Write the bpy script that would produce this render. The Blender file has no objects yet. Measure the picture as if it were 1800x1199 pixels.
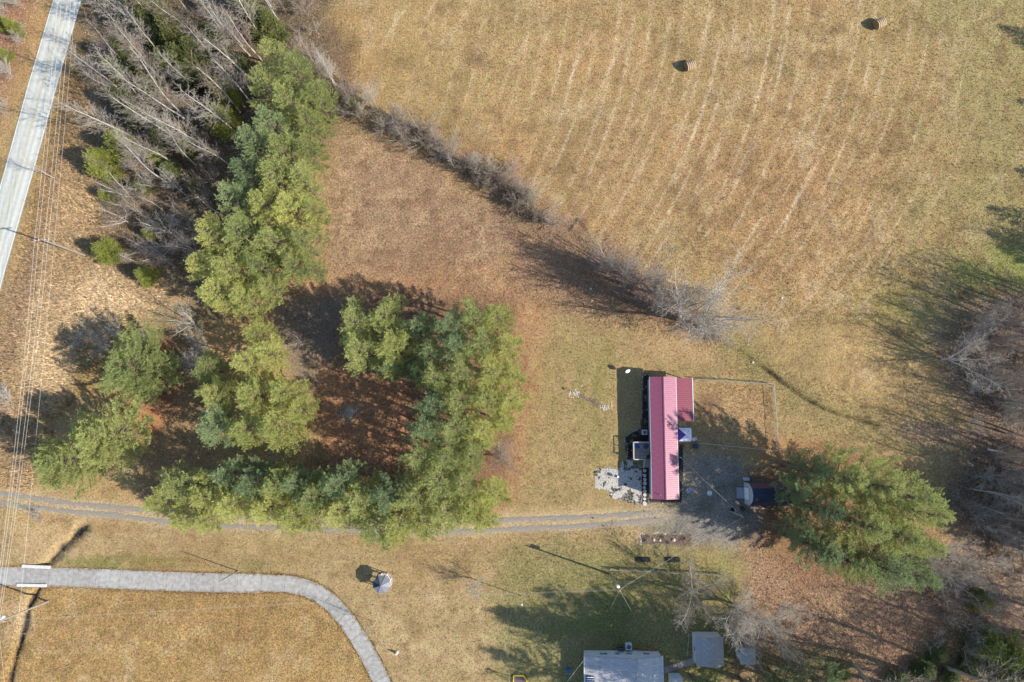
import bpy, math, random
import numpy as np
from mathutils import Vector, Matrix

# ------------------------------------------------------------------ camera, sky, sun, exposure
F, HC, TILT = 1200.0, 108.0, math.radians(6.0)      # focal length in photo pixels, flight height, tilt off nadir
CA, SA = math.cos(TILT), math.sin(TILT)
SUN_EL = math.radians(36.0)
SUN_AZ = math.atan2(0.948, -0.318)                  # clockwise from +Y
EXPOSURE = 0.75
sc = bpy.context.scene
cam_d = bpy.data.cameras.new("camera"); cam = bpy.data.objects.new("camera", cam_d)
sc.collection.objects.link(cam)
cam_d.sensor_width = 36.0; cam_d.lens = 24.0; cam_d.clip_start = 1.0; cam_d.clip_end = 12000.0
cam.location = (0, 0, HC); cam.rotation_euler = (TILT, 0, 0)
sc.camera = cam
w = bpy.data.worlds.new("World"); sc.world = w; w.use_nodes = True
nt = w.node_tree
sky = nt.nodes.new("ShaderNodeTexSky"); sky.sky_type = 'NISHITA'; sky.sun_disc = False
sky.sun_elevation = SUN_EL; sky.sun_rotation = SUN_AZ; sky.air_density = 1.0; sky.dust_density = 0.3; sky.ozone_density = 3.0
bg = nt.nodes["Background"]; bg.inputs[1].default_value = 0.14
nt.links.new(sky.outputs[0], bg.inputs[0])
sd = bpy.data.lights.new("sun", 'SUN'); sd.energy = 4.3; sd.angle = math.radians(0.55); sd.color = (1.0, 0.955, 0.88)
sun = bpy.data.objects.new("sun", sd); sc.collection.objects.link(sun)
sdir = Vector((math.cos(SUN_EL) * math.sin(SUN_AZ), math.cos(SUN_EL) * math.cos(SUN_AZ), math.sin(SUN_EL)))
sun.rotation_euler = (-sdir).to_track_quat('-Z', 'Y').to_euler(); sun.location = sdir * 300
vs = sc.view_settings
vs.view_transform = 'Standard'; vs.look = 'None'; vs.exposure = EXPOSURE; vs.gamma = 1.0; vs.use_curve_mapping = False
sc.render.resolution_x = 1024; sc.render.resolution_y = 682
try:
    sc.cycles.use_adaptive_sampling = True; sc.cycles.adaptive_threshold = 0.02
    sc.cycles.max_bounces = 6; sc.cycles.diffuse_bounces = 3; sc.cycles.transmission_bounces = 3
    sc.cycles.transparent_max_bounces = 4
except Exception:
    pass

R = random.Random(11)
NR = np.random.default_rng(5)

# ------------------------------------------------------------------ survey: photo pixel <-> ground coordinates
def G(u, v, z=0.0):
    """ground-plan position of something seen at (u, v) that stands z metres up"""
    x = (u - 900.0) / F; y = -(v - 599.5) / F
    y2 = y * CA + SA; z2 = y * SA - CA
    t = (HC - z) / (-z2)
    return Vector((x * t, y2 * t, z))
def PX(X, Y, Z):
    zr = Z - HC
    yc = Y * CA + zr * SA; zc = -Y * SA + zr * CA
    zc = np.minimum(zc, -5.0)
    return 900.0 + F * X / (-zc), 599.5 - F * yc / (-zc)

# ------------------------------------------------------------------ helpers
COL = sc.collection
def srgb(r, g, b, k=1.0):
    o = []
    for c in (r, g, b):
        c /= 255.0
        o.append((c / 12.92 if c <= 0.04045 else ((c + 0.055) / 1.055) ** 2.4) * k)
    return tuple(o)
def tag(o, label=None, cat=None, group=None, kind=None):
    if label: o["label"] = label
    if cat: o["category"] = cat
    if group: o["group"] = group
    if kind: o["kind"] = kind
    return o
def thing(name, label, cat, loc=(0, 0, 0), rz=0.0, group=None):
    o = bpy.data.objects.new(name, None); COL.objects.link(o)
    o.empty_display_size = 0.3
    o.location = loc; o.rotation_euler = (0, 0, rz)
    return tag(o, label, cat, group)
def mobj(name, me, mat, parent=None):
    o = bpy.data.objects.new(name, me); COL.objects.link(o)
    if mat is not None and not me.materials: me.materials.append(mat)
    if parent is not None: o.parent = parent
    return o
def mesh_np(name, verts, faces, smooth=False, attrs=None):
    """faces: list of int arrays (m,k)"""
    me = bpy.data.meshes.new(name)
    verts = np.asarray(verts, dtype=np.float32)
    if isinstance(faces, np.ndarray): faces = [faces]
    faces = [np.asarray(f, dtype=np.int32) for f in faces if len(f)]
    me.vertices.add(len(verts)); me.vertices.foreach_set("co", verts.ravel())
    nl = sum(f.size for f in faces); npoly = sum(len(f) for f in faces)
    me.loops.add(nl); me.polygons.add(npoly)
    me.loops.foreach_set("vertex_index", np.concatenate([f.ravel() for f in faces]))
    tot = np.concatenate([np.full(len(f), f.shape[1], dtype=np.int32) for f in faces])
    st = np.concatenate([[0], np.cumsum(tot)[:-1]]).astype(np.int32)
    me.polygons.foreach_set("loop_start", st)
    try: me.polygons.foreach_set("loop_total", tot)
    except Exception: pass
    if smooth: me.polygons.foreach_set("use_smooth", np.ones(npoly, dtype=bool))
    if attrs:
        for k, a in attrs.items():
            a = np.asarray(a, dtype=np.float32)
            if a.ndim == 1:
                at = me.attributes.new(k, 'FLOAT', 'POINT'); at.data.foreach_set("value", a)
            else:
                at = me.attributes.new(k, 'FLOAT_COLOR', 'POINT'); at.data.foreach_set("color", a.ravel())
    me.update(calc_edges=True); me.validate()
    return me
def tubes(P0, P1, R0, R1, n):
    P0 = np.asarray(P0, float); P1 = np.asarray(P1, float); R0 = np.asarray(R0, float); R1 = np.asarray(R1, float)
    m = len(P0)
    d = P1 - P0; d /= (np.linalg.norm(d, axis=1, keepdims=True) + 1e-9)
    ref = np.where(np.abs(d[:, 2:3]) > 0.9, np.array([[1.0, 0, 0]]), np.array([[0, 0, 1.0]]))
    a = np.cross(d, ref); a /= (np.linalg.norm(a, axis=1, keepdims=True) + 1e-9)
    b = np.cross(d, a)
    an = np.arange(n) * 2 * math.pi / n
    ring = np.cos(an)[None, :, None] * a[:, None, :] + np.sin(an)[None, :, None] * b[:, None, :]
    V = np.concatenate([P0[:, None, :] + ring * R0[:, None, None], P1[:, None, :] + ring * R1[:, None, None]], axis=1)
    base = (np.arange(m) * 2 * n)[:, None]
    i = np.arange(n)[None, :]; j = (i + 1) % n
    Q = np.stack([base + i, base + n + i, base + n + j, base + j], axis=2).reshape(-1, 4)
    return V.reshape(-1, 3), Q

class MB:
    """collects shapes in world coordinates, links them as one mesh under a thing"""
    def __init__(s): s.v = []; s.f = []
    def add(s, vs_, fs):
        o = len(s.v); s.v += [tuple(p) for p in vs_]; s.f += [tuple(i + o for i in f) for f in fs]; return s
    def box(s, x0, x1, y0, y1, z0, z1):
        return s.add([(x0, y0, z0), (x1, y0, z0), (x1, y1, z0), (x0, y1, z0), (x0, y0, z1), (x1, y0, z1), (x1, y1, z1), (x0, y1, z1)],
                     [(3, 2, 1, 0), (4, 5, 6, 7), (0, 1, 5, 4), (1, 2, 6, 5), (2, 3, 7, 6), (3, 0, 4, 7)])
    def beam(s, a, b, wd, ht, up=(0, 0, 1)):
        a = Vector(a); b = Vector(b); d = (b - a).normalized(); up = Vector(up)
        if abs(d.dot(up)) > 0.99: up = Vector((0, 1, 0))
        x = d.cross(up).normalized() * wd / 2; z = x.cross(d).normalized() * ht / 2
        vs_ = [a - x - z, a + x - z, a + x + z, a - x + z, b - x - z, b + x - z, b + x + z, b - x + z]
        return s.add(vs_, [(0, 1, 2, 3), (7, 6, 5, 4), (1, 0, 4, 5), (2, 1, 5, 6), (3, 2, 6, 7), (0, 3, 7, 4)])
    def cyl(s, a, b, r0, r1=None, n=12, caps=True):
        r1 = r0 if r1 is None else r1
        V, Q = tubes([list(a)], [list(b)], [r0], [r1], n)
        fs = [tuple(int(i) for i in q) for q in Q]
        if caps: fs += [tuple(range(n)), tuple(range(2 * n - 1, n - 1, -1))]
        return s.add(V.tolist(), fs)
    def prism(s, poly, z0, z1):
        n = len(poly)
        vs_ = [(p[0], p[1], z0) for p in poly] + [(p[0], p[1], z1) for p in poly]
        fs = [tuple(range(n - 1, -1, -1)), tuple(range(n, 2 * n))] + [(i, (i + 1) % n, n + (i + 1) % n, n + i) for i in range(n)]
        return s.add(vs_, fs)
    def slab(s, a, b, c, d, t):
        """four top corners, thickness t downwards"""
        top = [Vector(p) for p in (a, b, c, d)]; bot = [p - Vector((0, 0, t)) for p in top]
        return s.add(top + bot, [(0, 1, 2, 3), (7, 6, 5, 4), (0, 4, 5, 1), (1, 5, 6, 2), (2, 6, 7, 3), (3, 7, 4, 0)])
    def rock(s, c, r, rnd, flat=0.7, n=6):
        vs_ = []; fs = []
        for k, (zz, rr) in enumerate(((-0.2, 0.9), (0.45, 0.75))):
            for i in range(n):
                a = 2 * math.pi * (i + 0.3 * k) / n; q = r * rr * rnd.uniform(0.8, 1.15)
                vs_.append((c[0] + q * math.cos(a), c[1] + q * math.sin(a), c[2] + r * flat * zz))
        vs_.append((c[0], c[1], c[2] + r * flat))
        for i in range(n):
            j = (i + 1) % n
            fs.append((i, j, n + j, n + i)); fs.append((n + i, n + j, 2 * n))
        return s.add(vs_, fs)
    def build(s, name, mat, parent=None, loc=None, smooth=False):
        off = Vector(loc) if loc is not None else (ROOT.get(parent.name, Vector((0, 0, 0))) if parent else Vector((0, 0, 0)))
        me = bpy.data.meshes.new(name)
        me.from_pydata([(p[0] - off.x, p[1] - off.y, p[2] - off.z) for p in s.v], [], s.f)
        if smooth: me.polygons.foreach_set("use_smooth", [True] * len(me.polygons))
        me.update()
        o = mobj(name, me, mat, parent)
        if parent is not None: ROOT[o.name] = off
        elif loc is not None: o.location = off
        return o
ROOT = {}
def root(name, label, cat, loc, group=None):
    o = thing(name, label, cat, loc, 0, group); ROOT[o.name] = Vector(loc); return o

# ------------------------------------------------------------------ materials
MATS = {}
def mat(name, col, rough=0.8, var=0.15, scale=3.0, bump=0.0, metal=0.0, spec=0.3, col2=None, detail=4.0, coat=0.0):
    if name in MATS: return MATS[name]
    m = bpy.data.materials.new(name); m.use_nodes = True; n = m.node_tree.nodes; L = m.node_tree.links
    p = n["Principled BSDF"]
    p.inputs["Roughness"].default_value = rough; p.inputs["Metallic"].default_value = metal
    p.inputs["Specular IOR Level"].default_value = spec
    if coat: p.inputs["Coat Weight"].default_value = coat
    tc = n.new("ShaderNodeTexCoord"); nz = n.new("ShaderNodeTexNoise")
    nz.inputs["Scale"].default_value = scale; nz.inputs["Detail"].default_value = detail; nz.inputs["Roughness"].default_value = 0.65
    L.new(tc.outputs["Object"], nz.inputs["Vector"])
    r = n.new("ShaderNodeValToRGB")
    c2 = col2 if col2 else col
    r.color_ramp.elements[0].position = 0.3; r.color_ramp.elements[1].position = 0.7
    r.color_ramp.elements[0].color = tuple(max(0, c * (1 - var)) for c in col) + (1,)
    r.color_ramp.elements[1].color = tuple(min(1, c * (1 + var)) for c in c2) + (1,)
    L.new(nz.outputs[0], r.inputs[0]); L.new(r.outputs[0], p.inputs["Base Color"])
    if bump > 0:
        b = n.new("ShaderNodeBump"); b.inputs["Strength"].default_value = min(1.0, bump); b.inputs["Distance"].default_value = 0.05
        nz2 = n.new("ShaderNodeTexNoise"); nz2.inputs["Scale"].default_value = scale * 4; nz2.inputs["Detail"].default_value = 3
        L.new(tc.outputs["Object"], nz2.inputs["Vector"])
        L.new(nz2.outputs[0], b.inputs["Height"]); L.new(b.outputs[0], p.inputs["Normal"])
    MATS[name] = m
    return m
def foliage_mat(name, col, col2, trans=0.25, rough=0.55):
    m = bpy.data.materials.new(name); m.use_nodes = True; n = m.node_tree.nodes; L = m.node_tree.links
    p = n["Principled BSDF"]; out = n["Material Output"]
    p.inputs["Roughness"].default_value = rough; p.inputs["Specular IOR Level"].default_value = 0.25
    at = n.new("ShaderNodeAttribute"); at.attribute_name = "tint"
    oi = n.new("ShaderNodeObjectInfo")
    ad = n.new("ShaderNodeMath"); ad.operation = 'MULTIPLY_ADD'; ad.inputs[1].default_value = 0.5
    L.new(oi.outputs["Random"], ad.inputs[0])
    ml = n.new("ShaderNodeMath"); ml.operation = 'MULTIPLY'; ml.inputs[1].default_value = 0.55
    L.new(at.outputs["Fac"], ml.inputs[0]); L.new(ml.outputs[0], ad.inputs[2])
    mx = n.new("ShaderNodeMix"); mx.data_type = 'RGBA'
    mx.inputs[6].default_value = col + (1,); mx.inputs[7].default_value = col2 + (1,)
    L.new(ad.outputs[0], mx.inputs[0]); L.new(mx.outputs[2], p.inputs["Base Color"])
    if trans > 0:
        t = n.new("ShaderNodeBsdfTranslucent"); L.new(mx.outputs[2], t.inputs[0])
        ms = n.new("ShaderNodeMixShader"); ms.inputs[0].default_value = trans
        L.new(p.outputs[0], ms.inputs[1]); L.new(t.outputs[0], ms.inputs[2]); L.new(ms.outputs[0], out.inputs[0])
    MATS[name] = m
    return m
def ground_mat():
    m = bpy.data.materials.new("ground_cover"); m.use_nodes = True; n = m.node_tree.nodes; L = m.node_tree.links
    p = n["Principled BSDF"]; p.inputs["Roughness"].default_value = 0.95; p.inputs["Specular IOR Level"].default_value = 0.1
    at = n.new("ShaderNodeAttribute"); at.attribute_name = "cover"
    rg = n.new("ShaderNodeAttribute"); rg.attribute_name = "tuft"
    tc = n.new("ShaderNodeTexCoord")
    def noise(s, det, ro=0.6):
        z = n.new("ShaderNodeTexNoise"); z.inputs["Scale"].default_value = s; z.inputs["Detail"].default_value = det
        z.inputs["Roughness"].default_value = ro; L.new(tc.outputs["Object"], z.inputs["Vector"]); return z
    n1 = noise(3.4, 4.0, 0.85); n2 = noise(0.35, 3.0); n3 = noise(5.0, 2.0, 0.7)
    # brightness grain
    mr = n.new("ShaderNodeMapRange"); mr.inputs[1].default_value = 0.36; mr.inputs[2].default_value = 0.64
    mr.inputs[3].default_value = 0.42; mr.inputs[4].default_value = 1.56
    L.new(n1.outputs[0], mr.inputs[0])
    mr2 = n.new("ShaderNodeMapRange"); mr2.inputs[1].default_value = 0.3; mr2.inputs[2].default_value = 0.7
    mr2.inputs[3].default_value = 0.88; mr2.inputs[4].default_value = 1.12
    L.new(n2.outputs[0], mr2.inputs[0])
    amp = n.new("ShaderNodeMath"); amp.operation = 'MULTIPLY_ADD'; amp.inputs[1].default_value = 0.85; amp.inputs[2].default_value = 0.35; L.new(rg.outputs["Fac"], amp.inputs[0])
    ce = n.new("ShaderNodeMath"); ce.operation = 'SUBTRACT'; ce.inputs[1].default_value = 1.0; L.new(mr.outputs[0], ce.inputs[0])
    gr = n.new("ShaderNodeMath"); gr.operation = 'MULTIPLY_ADD'; gr.inputs[2].default_value = 1.0; L.new(ce.outputs[0], gr.inputs[0]); L.new(amp.outputs[0], gr.inputs[1])
    mu = n.new("ShaderNodeMath"); mu.operation = 'MULTIPLY'; L.new(gr.outputs[0], mu.inputs[0]); L.new(mr2.outputs[0], mu.inputs[1])
    vm = n.new("ShaderNodeVectorMath"); vm.operation = 'SCALE'
    L.new(at.outputs["Color"], vm.inputs[0]); L.new(mu.outputs[0], vm.inputs["Scale"])
    # fine hue drift between straw and green-brown
    hs = n.new("ShaderNodeHueSaturation")
    mh = n.new("ShaderNodeMapRange"); mh.inputs[1].default_value = 0.3; mh.inputs[2].default_value = 0.7
    mh.inputs[3].default_value = 0.487; mh.inputs[4].default_value = 0.513
    n4 = noise(0.9, 3.0); L.new(n4.outputs[0], mh.inputs[0]); L.new(mh.outputs[0], hs.inputs["Hue"])
    L.new(vm.outputs[0], hs.inputs["Color"]); L.new(hs.outputs[0], p.inputs["Base Color"])
    b = n.new("ShaderNodeBump"); b.inputs["Distance"].default_value = 0.17
    L.new(rg.outputs["Fac"], b.inputs["Strength"])
    ad = n.new("ShaderNodeMath"); ad.operation = 'MULTIPLY_ADD'; ad.inputs[1].default_value = 0.5
    L.new(n3.outputs[0], ad.inputs[0]); L.new(n1.outputs[0], ad.inputs[2])
    L.new(ad.outputs[0], b.inputs["Height"]); L.new(b.outputs[0], p.inputs["Normal"])
    return m

# ------------------------------------------------------------------ noise for layout
LAT = NR.random((256, 256))
def vnoise(x, y, s, ox=0.0, oy=0.0):
    x = x / s + ox; y = y / s + oy
    xi = np.floor(x).astype(int); yi = np.floor(y).astype(int)
    fx = x - xi; fy = y - yi; fx = fx * fx * (3 - 2 * fx); fy = fy * fy * (3 - 2 * fy)
    a = LAT[xi % 256, yi % 256]; b = LAT[(xi + 1) % 256, yi % 256]; c = LAT[xi % 256, (yi + 1) % 256]; d = LAT[(xi + 1) % 256, (yi + 1) % 256]
    return (a * (1 - fx) + b * fx) * (1 - fy) + (c * (1 - fx) + d * fx) * fy
def fbm(x, y, s, o=0.0, oct=4):
    r = 0; amp = 1; tot = 0
    for k in range(oct):
        r = r + amp * vnoise(x, y, s / 2 ** k, o + 7.3 * k, o * 1.7 + 3.1 * k); tot += amp; amp *= 0.55
    return r / tot
def seg_dist(u, v, pts):
    best = np.full(u.shape, 1e9); side = np.zeros(u.shape)
    for (x0, y0), (x1, y1) in zip(pts[:-1], pts[1:]):
        dx, dy = x1 - x0, y1 - y0; l2 = dx * dx + dy * dy + 1e-9
        t = np.clip(((u - x0) * dx + (v - y0) * dy) / l2, 0, 1)
        d = np.hypot(u - x0 - t * dx, v - y0 - t * dy)
        best = np.minimum(best, d)
    return best
def poly_sd(u, v, pts):
    d = seg_dist(u, v, list(pts) + [pts[0]])
    ins = np.zeros(u.shape, bool); n = len(pts); j = n - 1
    for i in range(n):
        xi, yi = pts[i]; xj, yj = pts[j]
        c = ((yi > v) != (yj > v)) & (u < (xj - xi) * (v - yi) / (yj - yi + 1e-12) + xi)
        ins ^= c; j = i
    return np.where(ins, -d, d)
def in_poly(u, v, pts):
    return poly_sd(np.array([float(u)]), np.array([float(v)]), pts)[0] < 0

# ------------------------------------------------------------------ plan of ditches, tracks, roads (photo survey points)
ROAD_L = [(175, -240), (93, 0), (50, 145), (10, 290), (-40, 470), (-120, 760)]
ROAD_R = [(225, -240), (144, 0), (104, 140), (63, 290), (10, 475), (-62, 760)]
DRIVE = [(-160, 1012), (-60, 1013), (0, 1013.5), (60, 1014), (120, 1015), (180, 1017), (240, 1020), (300, 1022), (360, 1024), (420, 1025),
         (470, 1025), (505, 1026), (535, 1032), (562, 1044), (585, 1062), (606, 1086), (624, 1112), (640, 1138), (655, 1165), (668, 1192), (682, 1222), (698, 1256)]
DITCH_A = [(148, 927), (138, 932), (122, 950), (105, 968), (86, 988), (72, 1000)]
DITCH_B = [(66, 1034), (58, 1052), (46, 1068), (42, 1090), (36, 1120), (26, 1150), (18, 1185), (12, 1215)]
SWALE = [(1252, 588), (1275, 603), (1305, 622), (1330, 638), (1350, 652), (1375, 672), (1410, 697), (1450, 719), (1500, 735), (1545, 748), (1600, 768), (1660, 776)]
RUT_A = [(-60, 862), (0, 867), (60, 875), (130, 886), (200, 892), (260, 897), (400, 908), (600, 918), (760, 918), (860, 915), (1000, 910), (1110, 904), (1150, 900)]
RUT_B = [(-60, 876), (0, 883), (60, 892), (130, 900), (200, 906), (290, 917), (400, 925), (600, 932), (760, 936), (835, 933), (1000, 926), (1110, 918), (1170, 912)]

# ------------------------------------------------------------------ ground sheet
def axis(lo, hi, st):
    far = [130, 170, 230, 330, 500, 800, 1400, 2600, 5000]
    f = list(np.arange(lo, hi + st * 0.5, st))
    return np.array([-x for x in reversed(far) if -x < lo - 8] + f + [x for x in far if x > hi + 8])
gx = axis(-94.0, 94.0, 0.3); gy = axis(-47.0, 75.0, 0.3)
X, Y = np.meshgrid(gx, gy, indexing='xy')
U, V = PX(X, Y, np.zeros_like(X))
U = np.clip(U, -2500, 4300); V = np.clip(V, -2500, 3700)
K = 0.665
def C(r, g, b): return np.array(srgb(r, g, b, K))
cov = np.zeros(X.shape + (3,)); cov[:] = C(188, 157, 106)
tuft = np.full(X.shape, 0.55)
jx = (fbm(X, Y, 6.0, 3.0) - 0.5); jl = (fbm(X, Y, 18.0, 9.0) - 0.5)
def paint(mask, col, tf=None):
    global cov, tuft
    mask = np.clip(mask, 0, 1)
    cov = cov * (1 - mask[..., None]) + np.asarray(col)[None, None, :] * mask[..., None]
    if tf is not None: tuft = tuft * (1 - mask) + tf * mask
def soft(sd, feather, jit=40.0):
    return 1 / (1 + np.exp((sd + jx * jit) / (feather * 0.35)))
def pmask(pts, feather=18, jit=40): return soft(poly_sd(U, V, pts), feather, jit)
def blob(u, v, ru, rv=None, f=0.5, jit=0.9):
    rv = rv or ru
    d = np.hypot((U - u) / ru, (V - v) / rv) + jx * jit
    return np.clip((1.15 - d) / f, 0, 1)
def line_mask(pts, wd, feather=2.0, jit=0.0): return 1 / (1 + np.exp((seg_dist(U, V, pts) - wd / 2 + jx * jit) / (feather * 0.4)))
# hay meadow
n_a = fbm(X, Y, 14.0, 1.0); n_b = fbm(X, Y, 9.0, 21.0); n_c = fbm(X, Y, 30.0, 33.0)
paint(np.clip((n_a - 0.48) * 5.0, 0, 1) * 0.6, C(198, 156, 106))
paint(np.clip((n_b - 0.5) * 5.0, 0, 1) * 0.7, C(162, 138, 92))
paint(blob(1390, 320, 190, 190, 1.0) * 0.4, C(192, 144, 102))
paint(blob(1100, 300, 260, 120, 1.0) * 0.25, C(192, 145, 105))
paint(blob(760, 90, 200, 130, 1.0) * 0.4, C(196, 164, 108))
paint(np.clip((U - 1480 + jl * 300) / 260, 0, 1) * (V < 620) * 0.75, C(168, 152, 100))
paint(blob(1770, 480, 140, 60, 0.9) * 0.8, C(150, 156, 80))
paint(blob(1590, 540, 160, 60, 1.0) * 0.5, C(160, 150, 84))
paint(blob(835, 95, 22, 26, 0.6) * 0.5, C(150, 115, 88))
# raked straw rows left in the meadow
STRAW = [(705, 0, 690, 70), (715, 12, 668, 90), (762, 8, 738, 66), (930, 62, 888, 148), (978, 40, 936, 118), (1042, 60, 998, 152), (1094, 80, 1046, 182),
         (1128, 108, 1106, 146), (1152, 146, 1138, 172), (1256, 14, 1226, 108), (1222, 125, 1200, 186), (1308, 22, 1284, 92), (1314, 120, 1296, 168), (1286, 226, 1248, 302),
         (1356, 206, 1314, 262), (1156, 248, 1116, 332), (1262, 254, 1240, 290), (1196, 306, 1188, 330), (1252, 318, 1210, 366), (1290, 320, 1268, 356), (1308, 280, 1338, 250),
         (1388, 18, 1368, 100), (1452, 20, 1428, 96), (1512, 6, 1496, 60), (1442, 100, 1424, 160), (1490, 130, 1460, 196), (1396, 226, 1376, 262), (1448, 260, 1380, 392), (1480, 300, 1430, 402),
         (1410, 336, 1372, 420), (1462, 396, 1436, 448), (1532, 310, 1504, 372), (1572, 430, 1546, 478), (1500, 380, 1444, 468), (1370, 100, 1348, 180), (1330, 240, 1290, 330),
         (820, 20, 790, 80), (860, 30, 842, 66), (1010, 20, 990, 60), (1180, 40, 1160, 96), (1430, 200, 1400, 250), (1542, 100, 1520, 160), (1400, 60, 1384, 110), (1130, 200, 1100, 250)]
brk = np.clip((fbm(X, Y, 2.5, 51.0) - 0.36) * 4, 0, 1)
for (a, b, c, d) in STRAW:
    mx_, my_ = (a + c) / 2 - 4, (b + d) / 2 - 2
    paint(line_mask([(a, b), (mx_, my_), (c, d)], 3.2, 2.4) * (0.2 + 0.8 * brk) * 0.62, C(238, 210, 168), 0.7)
inmeadow = soft(np.maximum(-(U - 650 - (V - 120) * 1.12), V - 575), 40, 40)
rs = random.Random(77)
for k in range(34):           # long raked rows that sweep across the meadow
    u0 = 760 + k * 30 + rs.uniform(-7, 7); bend = 0.00072 + rs.uniform(-0.00005, 0.00005)
    row = [(u0 - bend * y_ * y_ - 0.05 * y_, y_) for y_ in range(-40, 561, 60)]
    vis = np.clip((fbm(X + 13 * k, Y, 9.0, 57.0 + k, 3) - 0.40) * 4.5, 0, 1)
    core = 0.30 + 0.70 * np.exp(-((U - 1270) / 330) ** 2 - ((V - 230) / 230) ** 2)
    paint(line_mask(row, 3.4, 2.2) * (0.45 + 0.55 * vis) * (0.45 + 0.55 * brk) * core * 1.05 * inmeadow, C(238, 212, 174), 0.7)
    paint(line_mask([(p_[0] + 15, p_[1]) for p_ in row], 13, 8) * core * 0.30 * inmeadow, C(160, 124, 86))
paint(np.clip((fbm(X, Y, 3.0, 101.0) - 0.56) * 6, 0, 1) * 0.5, C(146, 116, 80)); paint(np.clip((fbm(X, Y, 4.0, 111.0) - 0.62) * 6, 0, 1) * 0.5, C(206, 178, 134))
# clearing west of the hedgerow
paint(pmask([(575, 235), (640, 225), (770, 300), (900, 372), (1010, 430), (880, 455), (875, 500), (905, 540), (640, 530), (470, 530), (555, 450), (575, 360)], 30, 50), C(178, 146, 112), 0.8)
paint(pmask([(560, 470), (880, 470), (940, 545), (620, 528), (470, 535)], 30, 60) * 0.7, C(200, 150, 106))
clr = pmask([(575, 235), (640, 225), (770, 300), (900, 372), (1010, 430), (880, 455), (875, 500), (905, 540), (640, 530), (555, 450), (575, 360)], 30, 50)
paint(np.clip((fbm(X, Y, 2.2, 131.0) - 0.5) * 6, 0, 1) * clr * 0.5, C(206, 172, 130)); paint(np.clip((fbm(X, Y, 1.6, 137.0) - 0.52) * 6, 0, 1) * clr * 0.5, C(138, 104, 78)); paint(np.clip((fbm(X, Y, 14.0, 139.0) - 0.5) * 5, 0, 1) * clr * 0.4, C(160, 122, 92))
# hedgerow floor
paint(line_mask([(560, 60), (620, 190), (720, 245), (860, 320), (1010, 410), (1120, 500), (1250, 590)], 52, 22, 70) * 0.85, C(150, 116, 92), 0.9)
paint(pmask([(890, 410), (1060, 440), (1240, 560), (1180, 590), (1000, 560), (890, 500)], 30, 50) * 0.8, C(166, 128, 102), 0.8)
# house lawn
paint(pmask([(925, 545), (1060, 570), (1220, 590), (1300, 660), (1380, 700), (1700, 790), (1420, 830), (1300, 830), (1130, 905), (880, 905), (915, 760)], 30, 60), C(178, 152, 104), 0.3)
paint(np.clip((fbm(X * 2.2, Y * 0.5, 10.0, 61.0) - 0.47) * 5, 0, 1) * pmask([(930, 600), (1090, 600), (1090, 880), (900, 890)], 30, 40) * 0.55, C(156, 144, 84))
paint(blob(1200, 610, 110, 36, 0.8) * 0.55, C(196, 160, 118))
paint(pmask([(1225, 672), (1352, 680), (1360, 790), (1222, 778)], 6, 6) * 0.85, C(186, 150, 106), 0.7)
paint(blob(1245, 710, 26, 22, 0.8) * 0.6, C(140, 110, 86))
paint(pmask([(905, 530), (960, 540), (955, 640), (930, 760), (905, 860), (885, 900), (880, 600)], 26, 30) * 0.6, C(196, 144, 104))
paint(blob(1370, 790, 90, 30, 0.8) * 0.65, C(200, 146, 98))
paint(np.clip((1 - seg_dist(U, V, SWALE) / 42) + jx, 0, 1) * 0.6, C(150, 140, 90), 0.9)
paint(blob(1640, 760, 90, 26, 0.8) * 0.8, C(196, 162, 130), 1.0)
# needle litter under and between the pines, plus a painted shadow tint
paint(pmask([(470, 520), (900, 520), (915, 700), (880, 880), (760, 920), (300, 930), (290, 850), (560, 800), (550, 640)], 24, 40) * 0.9, C(146, 112, 86), 0.7)
paint(pmask([(480, 520), (600, 520), (590, 640), (540, 700), (480, 600)], 20, 30) * 0.7, C(136, 124, 110))  # greyer tint put into the ground colour to cool the pine shadow here
paint(pmask([(560, 640), (720, 660), (715, 815), (560, 800)], 14, 24) * 0.8, C(190, 138, 100), 0.7)
paint(pmask([(230, 580), (340, 560), (380, 700), (370, 850), (250, 870), (230, 740)], 24, 40) * 0.85, C(158, 126, 92), 0.7)
paint(blob(285, 650, 46, 90, 0.7) * 0.75, C(140, 92, 70)); paint(blob(262, 740, 26, 26, 0.7), C(206, 140, 96))
# thicket floor, road verges
paint(pmask([(150, -300), (560, -300), (600, 180), (560, 260), (420, 560), (330, 560), (300, 500), (190, 480), (140, 200)], 36, 60), C(128, 110, 85), 1.0)
paint(pmask([(-900, -900), (80, -900), (60, 0), (0, 215), (-300, 900), (-900, 900)], 20, 30), C(176, 134, 104), 0.9)
paint(pmask([(170, 100), (60, 400), (10, 520), (-100, 860), (60, 860), (90, 700), (200, 560), (330, 500), (190, 470), (160, 330)], 26, 50), C(190, 160, 120), 1.0)
paint(blob(185, 545, 130, 75, 0.7) * 0.95, C(226, 196, 152), 1.0); paint(blob(80, 640, 60, 90, 0.7) * 0.9, C(224, 194, 148), 1.0)
paint(blob(150, 370, 60, 50, 0.8) * 0.7, C(214, 180, 134), 1.0)
paint(line_mask([(120, 180), (60, 420), (10, 640)], 26, 12, 20) * 0.5, C(150, 122, 100), 1.0)
paint(blob(190, 690, 50, 16, 0.8) * 0.8, C(204, 156, 100)); paint(blob(245, 570, 90, 26, 0.8) * 0.5, C(170, 150, 90))
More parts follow.
